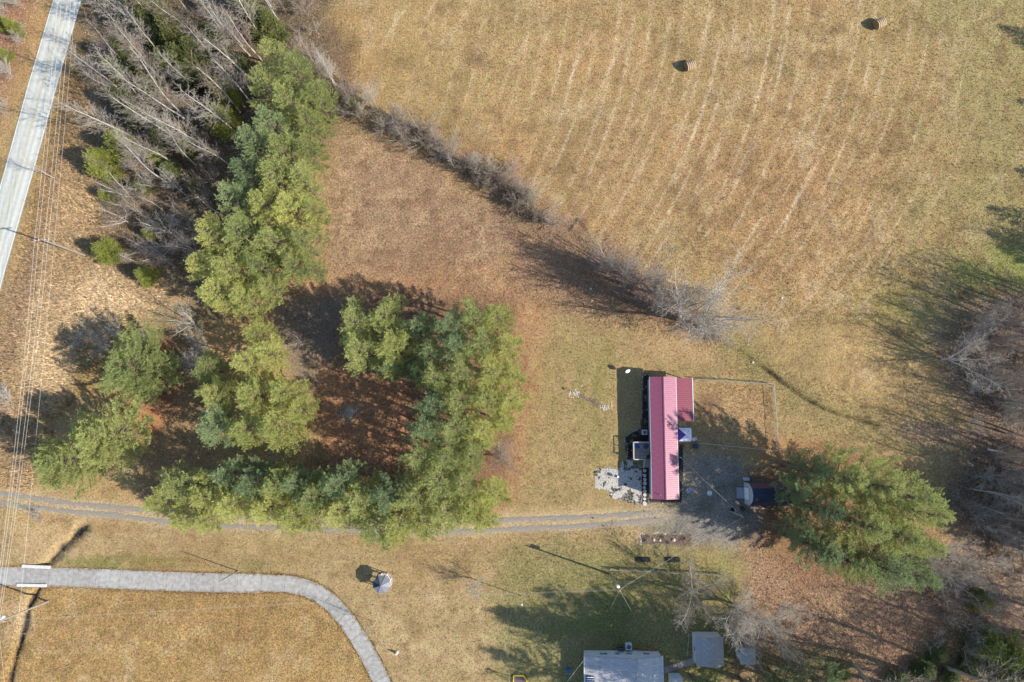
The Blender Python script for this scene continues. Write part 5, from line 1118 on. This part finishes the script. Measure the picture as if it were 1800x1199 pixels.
for (u, w_) in ((1061, 1.3), (1085, 0.8), (1106, 1.1), (1136, 1.1)): window(t, (G(u, 1148, 1.5).x, yN, 1.5), 'y+', w_, 1.0)
p = G(1090, 1138); t2 = root("grill", "dark barbecue grill against the wall of the grey-roofed house", "grill", (p.x, p.y, 0))
MB().box(p.x - 0.45, p.x + 0.45, p.y - 0.25, p.y + 0.25, 0.6, 0.85).build("firebox", M_dark, t2); MB().cyl((p.x - 0.42, p.y, 0.87), (p.x + 0.42, p.y, 0.87), 0.22, n=12).build("lid", mat("teal_enamel", srgb(60, 84, 92, 0.6), 0.4), t2)
for x_ in (-0.38, 0.38):
    for y_ in (-0.2, 0.2): MB().cyl((p.x + x_, p.y + y_, -0.05), (p.x + x_, p.y + y_, 0.6), 0.025, n=6).build("leg", M_dark, t2)
bb = MB()
for k in range(22): u = R.uniform(1118, 1150); q = G(u, 1135 + (u - 1118) * 0.22 + R.uniform(-2, 2)); a0 = R.uniform(-0.3, 0.3); bb.beam((q.x - 0.4, q.y - a0 * 0.4, 0.1 + R.uniform(0, 0.3)), (q.x + 0.4, q.y + a0 * 0.4, 0.1 + R.uniform(0, 0.3)), 0.12, 0.12)
tag(bb.build("firewood_pile", mat("split_wood", srgb(176, 128, 78, 0.8), 0.9, 0.3, 4)), "brown split firewood piled along the house wall", "firewood")
x0, xm2, x1 = G(1216, 1140, 0).x, G(1241, 1140, 0).x, G(1262, 1140, 0).x; y1_, y0_ = G(1240, 1110, 0).y, G(1240, 1160, 0).y
t = root("outbuilding", "square grey metal-roofed outbuilding with shaded side rail", "outbuilding", ((x0 + x1) / 2, (y0_ + y1_) / 2, 0))
gable_walls(x0 + 0.1, x1 - 0.1, y0_ + 0.1, y1_ - 0.05, -0.1, 2.4, xm2, 3.0).build("wall", M_siding, t)
rf = MB().slab((xm2, y0_, 3.2), (xm2, y1_, 3.2), (x0 - 0.02, y1_, 2.5), (x0 - 0.02, y0_, 2.5), 0.08).slab((x1 + 0.1, y0_, 2.5), (x1 + 0.1, y1_, 2.5), (xm2, y1_, 3.2), (xm2, y0_, 3.2), 0.08).build("roof", M_under, t)
sheets(rf, xm2, x0 - 0.02, y0_, y1_, 3.2, 2.5, 3, M_grey_roof); sheets(rf, xm2, x1 + 0.1, y0_, y1_, 3.2, 2.5, 3, M_grey_roof)
MB().box(xm2 - 0.1, xm2 + 0.1, y0_, y1_, 3.22, 3.26).build("ridge_cap", M_grey_roof, rf)
window(t, (x0 + 0.1, (y0_ + y1_) / 2, 1.5), 'x-', 0.8, 0.9)
g = G(1209, 1113), G(1205, 1150)
t = root("side_rail", "pale metal rail frame beside the outbuilding", "rail", (g[0].x, g[0].y, 0))
MB().cyl((g[0].x, g[0].y, 0.9), (g[1].x, g[1].y, 0.9), 0.04, n=6).build("top_rail", M_metal, t)
for f in (0, 0.5, 1): q = g[0].lerp(g[1], f); MB().cyl((q.x, q.y, -0.1), (q.x, q.y, 0.9), 0.035, n=6).build("post", M_metal, t)
MB().cyl((g[0].x, g[0].y, 0.88), (x0 + 0.1, g[0].y, 0.88), 0.03, n=6).build("cross_rail", M_metal, t)
x0, x1 = G(1294, 1148, 0).x, G(1317, 1148, 0).x; y1_, y0_ = G(1305, 1132, 0).y, G(1305, 1158, 0).y
t = root("small_shed", "small pale square shed with flat metal roof below the gnarled tree", "shed", ((x0 + x1) / 2, (y0_ + y1_) / 2, 0))
MB().box(x0, x1, y0_, y1_, -0.1, 2.1).build("wall", mat("shed_wall_grey", srgb(150, 152, 158, 0.8), 0.7), t)
rf = MB().slab((x0 - 0.08, y0_ - 0.08, 2.15), (x1 + 0.12, y0_ - 0.08, 2.3), (x1 + 0.12, y1_ + 0.08, 2.3), (x0 - 0.08, y1_ + 0.08, 2.15), 0.06).build("roof", M_grey_roof2, t)
sheets(rf, x1 + 0.12, x0 - 0.08, y0_ - 0.08, y1_ + 0.08, 2.3, 2.15, 2, M_grey_roof2)
dd = MB().box(x0 - 0.04, x0, y0_ + 0.5, y0_ + 1.4, 0, 1.9).build("door", M_trim, t); MB().box(x0 - 0.07, x0 - 0.04, y0_ + 1.25, y0_ + 1.3, 0.9, 1.1).build("handle", M_dark, dd)
x0, x1 = G(1175, 1192, 0).x, G(1194, 1192, 0).x; y1_ = G(1185, 1183, 0).y; y0_ = y1_ - 2.6
t = root("garden_box", "small white-roofed lean-to cut by the bottom edge beside the path", "lean-to", ((x0 + x1) / 2, (y0_ + y1_) / 2, 0))
MB().box(x0, x1, y0_, y1_, -0.1, 1.8).build("wall", M_siding, t)
rf = MB().slab((x0 - 0.08, y0_ - 0.08, 1.95), (x1 + 0.08, y0_ - 0.08, 1.9), (x1 + 0.08, y1_ + 0.08, 1.9), (x0 - 0.08, y1_ + 0.08, 1.95), 0.05).build("roof", M_under, t); sheets(rf, x0 - 0.08, x1 + 0.08, y0_ - 0.08, y1_ + 0.08, 1.95, 1.9, 3, M_grey_roof2)
pth = [(1160, 1181), (1180, 1174), (1200, 1168), (1222, 1160)]
walk = root("footpath", None, None, (0, 0, 0)); tag(walk, kind="structure"); c, ln = resample(gw(pth), 9)
for i in range(8):
    a, b_ = c[i], c[i + 1]; d_ = (b_ - a) / np.linalg.norm(b_ - a); nn = np.array([-d_[1], d_[0]]) * 0.45; g_ = d_ * 0.015
    MB().prism([tuple(a + g_ - nn), tuple(b_ - g_ - nn), tuple(b_ - g_ + nn), tuple(a + g_ + nn)], -0.1, 0.04).build("paving_slab", R.choice([M_conc, M_conc2]), walk)
pts = [(902.5, 1199), (903, 1186.5), (920, 1187), (927, 1199), (931, 1212), (901, 1212)]; P_ = [G(*q) for q in pts]
t = root("raised_bed", "yellow-framed flower bed with dark mulch at the bottom edge", "flower bed", (P_[0].x, P_[0].y, -0.1)); M_yel = mat("yellow_board", srgb(236, 204, 70, 0.85), 0.7, 0.1, 3.0)
for i in range(6): a, b_ = P_[i], P_[(i + 1) % 6]; MB().beam((a.x, a.y, 0.12), (b_.x, b_.y, 0.12), 0.14, 0.3).build("board", M_yel, t)
MB().prism([(q.x, q.y) for q in P_][::-1], -0.05, 0.1).build("mulch", mat("pale_mulch", (0.14, 0.10, 0.10), 0.95, 0.6, 6.0, 0.8), t)
p = G(897, 1192); t = root("garden_windmill", "small garden windmill on a lattice tower beside the yellow-framed bed", "windmill", (p.x, p.y, -0.1))
for (x_, y_) in ((-0.35, -0.35), (0.35, -0.35), (0.35, 0.35), (-0.35, 0.35)): MB().cyl((p.x + x_, p.y + y_, -0.1), (p.x + x_ * 0.15, p.y + y_ * 0.15, 2.2), 0.025, n=5).build("leg", M_metal, t)
for k in range(10):
    a0 = 6.283 * k / 10; MB().slab((p.x - 0.12, p.y + 0.1 * math.cos(a0), 2.35 + 0.1 * math.sin(a0)), (p.x - 0.12, p.y + 0.45 * math.cos(a0), 2.35 + 0.45 * math.sin(a0)), (p.x - 0.16, p.y + 0.45 * math.cos(a0 + 0.4), 2.35 + 0.45 * math.sin(a0 + 0.4)), (p.x - 0.16, p.y + 0.1 * math.cos(a0 + 0.4), 2.35 + 0.1 * math.sin(a0 + 0.4)), 0.012).build("blade", M_metal, t)
MB().cyl((p.x - 0.15, p.y, 2.35), (p.x + 0.5, p.y, 2.35), 0.02, n=5).box(p.x + 0.4, p.x + 0.75, p.y - 0.01, p.y + 0.01, 2.2, 2.5).build("tail_vane", M_metal, t)
p = G(697.5, 1147); t = root("garden_statue", "small white garden statue on the lawn right of the driveway", "statue", (p.x, p.y, -0.1))
MB().box(p.x - 0.22, p.x + 0.22, p.y - 0.22, p.y + 0.22, -0.1, 0.12).build("plinth", M_trim, t)
MB().cyl((p.x, p.y, 0.12), (p.x, p.y, 0.6), 0.2, 0.16, n=12).cyl((p.x, p.y, 0.6), (p.x, p.y, 0.85), 0.16, 0.08, n=12).cyl((p.x, p.y, 0.83), (p.x, p.y, 1.05), 0.1, 0.07, n=12).build("figure", M_trim, t, smooth=True)

# ------------------------------------------------------------------ gazebo
p = G(670.5, 1028, 2.6); t = root("gazebo", "octagonal gazebo with grey panelled roof on the lower lawn", "gazebo", (p.x, p.y, -0.1)); rg = 1.38
M_gz = [mat("gazebo_roof_" + c_, srgb(v_, v_, v_ + 6, 0.8), 0.6, 0.06, 2.0) for c_, v_ in (("a", 128), ("b", 140), ("c", 134))]; M_navy = mat("gazebo_navy", srgb(40, 66, 104, 0.6), 0.6)
ap = Vector((p.x, p.y, 3.35)); a_off = 0.39
for i in range(8):
    a0, a1 = a_off + 6.2832 * i / 8, a_off + 6.2832 * (i + 1) / 8
    A = Vector((p.x + rg * math.cos(a0), p.y + rg * math.sin(a0), 2.45)); B = Vector((p.x + rg * math.cos(a1), p.y + rg * math.sin(a1), 2.45)); cen = (A + B + ap) / 3
    A2, B2, C2 = A.lerp(cen, 0.012), B.lerp(cen, 0.012), ap.lerp(cen, 0.012); th = Vector((0, 0, -0.05))
    MB().add([A2, B2, C2, A2 + th, B2 + th, C2 + th], [(0, 1, 2), (5, 4, 3), (0, 3, 4, 1), (1, 4, 5, 2), (2, 5, 3, 0)]).build("roof_panel", M_navy if i == 3 else M_gz[i % 3], t)
    MB().cyl(A + Vector((0, 0, 0.02)), ap + Vector((0, 0, 0.02)), 0.025, n=5).build("hip", M_gz[0], t)
    q = Vector((p.x + (rg - 0.2) * math.cos(a0), p.y + (rg - 0.2) * math.sin(a0), 0)); MB().box(q.x - 0.05, q.x + 0.05, q.y - 0.05, q.y + 0.05, -0.1, 2.42).build("post", M_trim, t)
    q2 = Vector((p.x + (rg - 0.2) * math.cos(a1), p.y + (rg - 0.2) * math.sin(a1), 0))
    if i != 5:
        MB().beam((q.x, q.y, 0.85), (q2.x, q2.y, 0.85), 0.06, 0.06).build("rail", M_trim, t)
    MB().beam((q.x, q.y, 2.36), (q2.x, q2.y, 2.36), 0.06, 0.12).build("header", M_trim, t)
MB().cyl((p.x, p.y, -0.1), (p.x, p.y, 0.12), rg - 0.1, n=8).build("floor", M_deck, t); MB().cyl((p.x, p.y, 3.3), (p.x, p.y, 3.5), 0.12, 0.03, n=8).build("finial", M_gz[1], t)

# ------------------------------------------------------------------ hay bales
M_hay = mat("hay", srgb(176, 138, 92, 0.66), 0.95, 0.3, 5.0, 0.8); M_net = mat("net_wrap", srgb(226, 206, 172, 0.75), 0.8, 0.15, 4.0)
for (u, v, az, lab) in ((1213, 115, 0.32, "round hay bale lying nearer the middle of the meadow"), (1546, 41, 0.45, "round hay bale near the top right corner of the meadow")):
    p = G(u, v, 0.8); t = thing("hay_bale", lab, "hay bale", (p.x, p.y, 0), az, "hay bales"); n = 36; prof = []; rng3 = random.Random(u)
    for k in range(13):
        x_ = -0.75 + 1.5 * k / 12; rr = 0.8 - 0.06 * (abs(x_) / 0.75) ** 6 - (0.02 if k % 2 else 0); prof.append((x_, rr))
    vv = []; ff = []
    for (x_, rr) in prof:
        for i in range(n): a0 = 6.2832 * i / n; r2 = rr * (1 + rng3.uniform(-0.015, 0.015)); vv.append((x_, r2 * math.cos(a0), 0.76 + r2 * math.sin(a0) * (1.0 if math.sin(a0) > 0 else 0.95)))
    for k in range(12):
        for i in range(n): j = (i + 1) % n; ff.append((k * n + i, k * n + j, (k + 1) * n + j, (k + 1) * n + i))
    ff += [tuple(range(n))[::-1], tuple(12 * n + i for i in range(n))]
    me_ = MB().add(vv, ff); me_.build("bale", M_hay, t, loc=(0, 0, 0), smooth=True)
    for x_ in (-0.62, -0.3, 0.02, 0.34, 0.64):
        b = MB(); w2 = 0.045
        for i in range(n):
            a0, a1 = 6.2832 * i / n, 6.2832 * (i + 1) / n; r2 = 0.822
            if 0.05 < (i / n) < 0.52 or True: b.add([(x_ - w2, r2 * math.cos(a0), 0.78 + r2 * math.sin(a0)), (x_ + w2, r2 * math.cos(a0), 0.78 + r2 * math.sin(a0)), (x_ + w2, r2 * math.cos(a1), 0.78 + r2 * math.sin(a1)), (x_ - w2, r2 * math.cos(a1), 0.78 + r2 * math.sin(a1))], [(0, 1, 2, 3)])
        b.build("net_band", M_net, t, loc=(0, 0, 0))

# ------------------------------------------------------------------ utility poles and wires
M_wire = mat("bare_wire", (0.62, 0.58, 0.52), 0.5, 0.05, 1.0); M_crate = mat("crossarm", srgb(176, 158, 134, 0.8), 0.85)
TOPS = {}
def pole(key, base, h, label, arm=None, trans=False, r0=0.17):
    p = G(*base); t = root("utility_pole", label, "utility pole", (p.x, p.y, -0.1))
    MB().cyl((p.x, p.y, -0.1), (p.x, p.y, h), r0, r0 * 0.62, n=10).build("pole", M_pole, t); TOPS[key] = []
    if arm:
        d = Vector((math.cos(arm), math.sin(arm), 0)); c = Vector((p.x, p.y, h - 0.25))
        MB().beam(c - d * 1.1, c + d * 1.1, 0.1, 0.12).build("crossarm", M_crate, t)
        for s in (-1.0, -0.45, 0.45, 1.0):
            q = c + d * s; MB().cyl(q + Vector((0, 0, 0.06)), q + Vector((0, 0, 0.24)), 0.05, 0.03, n=8).build("insulator", M_trim, t); TOPS[key].append(q + Vector((0, 0, 0.24)))
    if trans:
        MB().cyl((p.x - 0.1, p.y + 0.32, h - 1.7), (p.x - 0.1, p.y + 0.32, h - 0.8), 0.22, n=12).build("transformer", M_trim, t)
        MB().box(p.x - 0.1, p.x + 0.1, p.y + 0.05, p.y + 0.3, h - 1.4, h - 1.25).build("bracket", M_metal, t)
    TOPS[key + "_top"] = Vector((p.x, p.y, h))
pole("a", (152, 450), 10.6, "utility pole with crossarm on the verge beside the pale grass", arm=0.1)
pole("b", (85, 1057), 10.8, "utility pole beside the lower ditch south of the driveway", arm=0.1, trans=True)
pole("n", (204, -190), 10.8, "utility pole up the road beyond the top edge", arm=0.1)
pole("c", (1072, 1009), 10.0, "utility pole with white transformer on the shaded lawn", trans=True)
pole("d", (1284, 899), 6.0, "short service pole next to the fire pit", r0=0.13)
def wire(a, b_, sag, label, group=None, r_=0.015, m=None, name="power_line"):
    n = 24; pts = [a.lerp(b_, i / n) - Vector((0, 0, sag * 4 * (i / n) * (1 - i / n))) for i in range(n + 1)]
    V_, Q_ = tubes([list(q) for q in pts[:-1]], [list(q) for q in pts[1:]], [r_] * n, [r_] * n, 4)
    tag(mobj(name, mesh_np(name, V_, Q_, smooth=True), m or M_wire), label, "wire", group)
NUMS = ("westernmost", "second", "third", "easternmost")
bs = TOPS["b"]; tb = TOPS["b_top"]
for i in range(4):
    wire(TOPS["n"][i], TOPS["a"][i], 0.5, NUMS[i] + " power line along the road above the crossarm pole", "power lines up the road")
    wire(TOPS["a"][i], TOPS["b"][i] * 0.5 + (tb - Vector((0, 0, 0.2))) * 0.5, 0.6, NUMS[i] + " power line between crossarm pole and the ditch pole", "power lines down the road")
wire(tb - Vector((0, 0, 0.3)), G(14, 1320, 10.2), 0.4, "power line running down from the ditch pole past the bottom edge", r_=0.011)
wire(G(150, -200, 6.4), Vector((tb.x + 0.12, tb.y, 6.4)), 0.3, "thin lower cable along the verge right of the power lines", r_=0.014)
tc = TOPS["c_top"]
for k, dv in enumerate((0, 4)): wire(tc - Vector((0.05, 0, 0.2 + 0.5 * k)), tb - Vector((0, 0, 0.3 + 0.4 * k)), 1.6, ("upper" if k == 0 else "lower") + " of two wires running left from the transformer pole", "wires left of the transformer pole", r_=0.006)
wire(tc - Vector((0, 0, 0.6)), TOPS["d_top"] - Vector((0, 0, 0.1)), 0.5, "service cable from the transformer pole to the short service pole", r_=0.011)
wire(TOPS["d_top"] - Vector((0, 0, 0.1)), Vector((xe + 0.12, py_, 4.95)), 0.3, "service cable from the short pole to the mast of the mobile home", r_=0.011)
wire(tc - Vector((0, 0, 0.5)), G(1118, 1088, 0.0), 0.0, "guy wire on the lower right of the transformer pole", r_=0.011)
wire(tc - Vector((0, 0, 0.5)), G(1072, 1072, 0.0), 0.0, "guy wire on the lower left of the transformer pole", r_=0.012)
wire(Vector((xa, yN - 0.3, 2.8)), G(985, 1216, 6.0), 0.2, "cable from the corner of the grey-roofed house past the bottom edge", r_=0.02)
p = G(917, 1048); t = root("lamp_post", "thin white post under the wires on the shaded lawn", "post", (p.x, p.y, -0.1)); MB().cyl((p.x, p.y, -0.1), (p.x, p.y, 4.6), 0.05, n=8).build("pole", M_trim, t); MB().box(p.x - 0.09, p.x + 0.09, p.y - 0.09, p.y + 0.09, 4.6, 4.75).build("cap", M_trim, t)
p = G(418, 1003.5); t = root("flagpole", "thin bare flagpole beside the concrete driveway", "flagpole", (p.x, p.y, -0.1)); MB().cyl((p.x, p.y, -0.1), (p.x, p.y, 6.8), 0.08, 0.05, n=8).build("pole", mat("dark_pole", (0.12, 0.10, 0.08), 0.6), t); MB().cyl((p.x, p.y, -0.1), (p.x, p.y, 0.06), 0.16, n=10).build("footing", M_conc, t); MB().cyl((p.x, p.y, 6.8), (p.x, p.y, 6.92), 0.06, 0.03, n=8).build("finial", M_metal, t)

# ------------------------------------------------------------------ brush pile in the glade
p = G(615, 725); S0, S1, q0, q1 = [], [], [], []; rng4 = np.random.default_rng(8)
for k in range(150):
    a0 = rng4.uniform(0, 6.28); rr = abs(rng4.normal(0, 0.75)); c = np.array([p.x + rr * math.cos(a0), p.y + rr * math.sin(a0), 0.1 + max(0, 0.7 - rr * 0.35) * rng4.random()]); d_ = unit(np.array([math.cos(a0 + 1.2 + rng4.normal(0, 0.5)), math.sin(a0 + 1.2 + rng4.normal(0, 0.5)), rng4.normal(0, 0.12)])) * rng4.uniform(0.3, 0.9)
    S0.append(c - d_); S1.append(c + d_); q0.append(rng4.uniform(0.02, 0.05)); q1.append(0.012)
V_, Q_ = tubes(S0, S1, q0, q1, 5); tag(mobj("brush_pile", mesh_np("brush_pile", V_, Q_), M_twig_pale), "round heap of grey sticks in the shaded glade", "brush pile")
for (u, v, lab) in ((1374, 524, "small white rock near the mown strip in the meadow"), (1510, 560, "small white rock below the shadows in the meadow"), (1038, 508, "left white rock in the bare clump shadow"), (1040, 529, "lower white rock in the bare clump shadow"), (1323, 637, "pale rock beside the swale")):
    q = G(u, v); tag(MB().rock((q.x, q.y, 0.05), 0.26, R, 0.7, 7).build("rock", M_stone_w), lab, "rock")
a, b_ = G(1735, 790), G(1768, 796); t = root("fallen_log", "bleached fallen log at the edge of the wood by the creek", "log", ((a.x + b_.x) / 2, (a.y + b_.y) / 2, 0)); MB().cyl((a.x, a.y, 0.12), (b_.x, b_.y, 0.16), 0.2, 0.12, n=10).build("trunk", M_bark_pale, t); MB().cyl(((a.x + b_.x) / 2, (a.y + b_.y) / 2, 0.15), ((a.x + b_.x) / 2 + 0.8, (a.y + b_.y) / 2 + 0.9, 0.4), 0.07, 0.03, n=6).build("limb", M_bark_pale, t)

# ------------------------------------------------------------------ grass and leaves on the ground
def scatter(n, polys, seed, weight=None):
    rng = np.random.default_rng(seed); out = []
    for pl in polys:
        a = np.array(pl); u0, v0 = a.min(0); u1, v1 = a.max(0)
        n_ = int(n * (u1 - u0) * (v1 - v0) * 0.0077); u = rng.uniform(u0, u1, n_); v = rng.uniform(v0, v1, n_); k = poly_sd(u, v, pl) < 0; out.append(np.stack([u[k], v[k]], axis=1))
    return np.concatenate(out)
def plan(uv):
    x = (uv[:, 0] - 900) / F; y = -(uv[:, 1] - 599.5) / F; t_ = HC / (-(y * SA - CA)); return x * t_, (y * CA + SA) * t_
def cover_of(x, y):
    i, j = gidx(x, y); return cov[i, j], Z[i, j]
def col_mat(name, rough=0.9, trans=0.0):
    m = bpy.data.materials.new(name); m.use_nodes = True; n = m.node_tree.nodes; L = m.node_tree.links; p_ = n["Principled BSDF"]; p_.inputs["Roughness"].default_value = rough; p_.inputs["Specular IOR Level"].default_value = 0.15
    at = n.new("ShaderNodeAttribute"); at.attribute_name = "blade"; L.new(at.outputs["Color"], p_.inputs["Base Color"]); return m
def grass(name, uv, per, ln, wd, lean, seed, m, label, cat, gain=(0.8, 1.35)):
    rng = np.random.default_rng(seed); x, y = plan(uv); c, z = cover_of(x, y); n = len(x)
    P_ = np.repeat(np.stack([x, y, z - 0.02], axis=1), per, axis=0) + np.concatenate([rng.normal(0, 0.07, (n * per, 2)), np.zeros((n * per, 1))], axis=1)
    a = rng.uniform(0, 6.283, n * per); l = ln * rng.uniform(0.5, 1.3, n * per); l *= np.repeat(np.where(rng.random(n) < 0.07, 2.1, 1.0), per); le = lean * rng.uniform(0.3, 1.5, n * per)
    d = unit(np.stack([np.cos(a) * le, np.sin(a) * le, np.ones(n * per)], axis=1)); s = np.stack([-np.sin(a), np.cos(a), np.zeros(n * per)], axis=1) * (wd * rng.uniform(0.6, 1.3, n * per))[:, None]
    V_ = np.stack([P_ + s, P_ - s, P_ + d * l[:, None]], axis=1).reshape(-1, 3)
    g = np.repeat(rng.uniform(gain[0], gain[1], (n, 1)), per, axis=0) * rng.uniform(0.85, 1.15, (n * per, 1))
    cc = np.clip(np.repeat(c, per, axis=0) * g, 0, 0.9); cc = np.concatenate([cc, np.ones((n * per, 1))], axis=1); cc = np.repeat(cc, 3, axis=0)
    o = mobj(name, mesh_np(name, V_, np.arange(len(V_)).reshape(-1, 3), attrs={"blade": cc}), m); tag(o, label, cat, kind="stuff")
M_blade = col_mat("dry_blades")
verge = [(150, 60), (100, 180), (60, 340), (10, 520), (-30, 700), (-30, 860), (60, 860), (110, 720), (200, 640), (240, 560), (330, 520), (250, 470), (190, 460), (170, 330)]
grass("tall_grass", scatter(11.0, [verge], 1), 6, 0.55, 0.05, 0.9, 2, M_blade, "tall bleached grass on the verge between road and thicket", "grass", (0.9, 1.7))
grass("meadow_grass", scatter(9.0, [[(560, -20), (1820, -20), (1820, 500), (1500, 570), (1250, 580), (1040, 420), (880, 320), (620, 160)]], 3), 3, 0.22, 0.045, 1.2, 4, M_blade, "short dry stubble of the hay meadow", "grass")
grass("lawn_grass", scatter(9.0, [[(570, 240), (900, 380), (1300, 620), (1700, 760), (1400, 820), (1340, 700), (1090, 640), (1090, 820), (1000, 890), (900, 890), (930, 560), (560, 520)], [(0, 910), (850, 945), (1120, 925), (1100, 1199), (700, 1199), (610, 1060), (480, 1004), (0, 994)], [(0, 1036), (480, 1044), (600, 1100), (660, 1199), (0, 1199)], [(1225, 672), (1352, 680), (1360, 788), (1225, 776)]], 5), 3, 0.2, 0.045, 1.2, 6, M_blade, "dry winter grass of the lawns and clearing", "grass")
ex_, ey_ = [], []; rr_ = np.random.default_rng(21)
for side_ in (1, -1):
    ii = rr_.integers(0, 399, 2600); hw_ = np.where(ii < 250, 1.42, 1.25); off_ = hw_ + rr_.normal(0.03, 0.10, 2600) + 0.16 * (fbm(DW[ii, 0], DW[ii, 1], 1.4, 9.0 + side_) - 0.55)
    q_ = DW[ii] + nor[ii] * (side_ * off_)[:, None]; ex_.append(q_[:, 0]); ey_.append(q_[:, 1])
ex_, ey_ = np.concatenate(ex_), np.concatenate(ey_); eu_, ev_ = PX(ex_, ey_, np.zeros_like(ex_))
grass("edge_grass", np.stack([eu_, ev_], axis=1), 5, 0.24, 0.05, 1.3, 22, M_blade, "grass creeping over the edges of the concrete driveway", "grass")
def leaves(name, uv, size, seed, label):
    rng = np.random.default_rng(seed); x, y = plan(uv); c, z = cover_of(x, y); n = len(x); P_ = np.stack([x, y, z + rng.uniform(0.01, 0.06, n)], axis=1)
    a = unit(rng.normal(size=(n, 3)) * np.array([1, 1, 0.35])); b_ = unit(np.cross(a, rng.normal(size=(n, 3)) * np.array([0.3, 0.3, 1]))); s = (size * rng.uniform(0.5, 1.3, n))[:, None]
    V_ = np.stack([P_ - a * s, P_ + b_ * s * 0.6, P_ + a * s, P_ - b_ * s * 0.6], axis=1).reshape(-1, 3); pal = np.array([srgb(200, 170, 140, 0.8), srgb(160, 128, 102, 0.8), srgb(118, 92, 74, 0.8), srgb(214, 188, 160, 0.8), srgb(176, 128, 94, 0.8)])
    cc = pal[rng.integers(0, 5, n)] * 0.6 + c * 0.45; cc = np.repeat(np.concatenate([np.clip(cc, 0, 0.9), np.ones((n, 1))], axis=1), 4, axis=0)
    o = mobj(name, mesh_np(name, V_, np.arange(4 * n).reshape(-1, 4), attrs={"blade": cc}), M_blade); tag(o, label, "leaves", kind="stuff")
leaves("leaf_litter", np.concatenate([scatter(9.0, [[(1330, 960), (1480, 1020), (1640, 1040), (1800, 960), (1830, 1220), (1290, 1220)], [(1660, 500), (1830, 480), (1830, 980), (1700, 960), (1640, 860), (1760, 780), (1680, 660)]], 7),
                                      scatter(7.0, [[(150, -30), (560, -30), (600, 180), (430, 540), (330, 540), (190, 470), (140, 200)], [(-20, -20), (85, -20), (-20, 240)]], 8), scatter(9.0, [[(890, 410), (1060, 440), (1260, 590), (1180, 600), (1000, 560), (880, 500)], [(560, 150), (640, 190), (1010, 400), (980, 420), (600, 240)]], 9)]), 0.13, 10, "fallen brown leaves under the leafless trees")
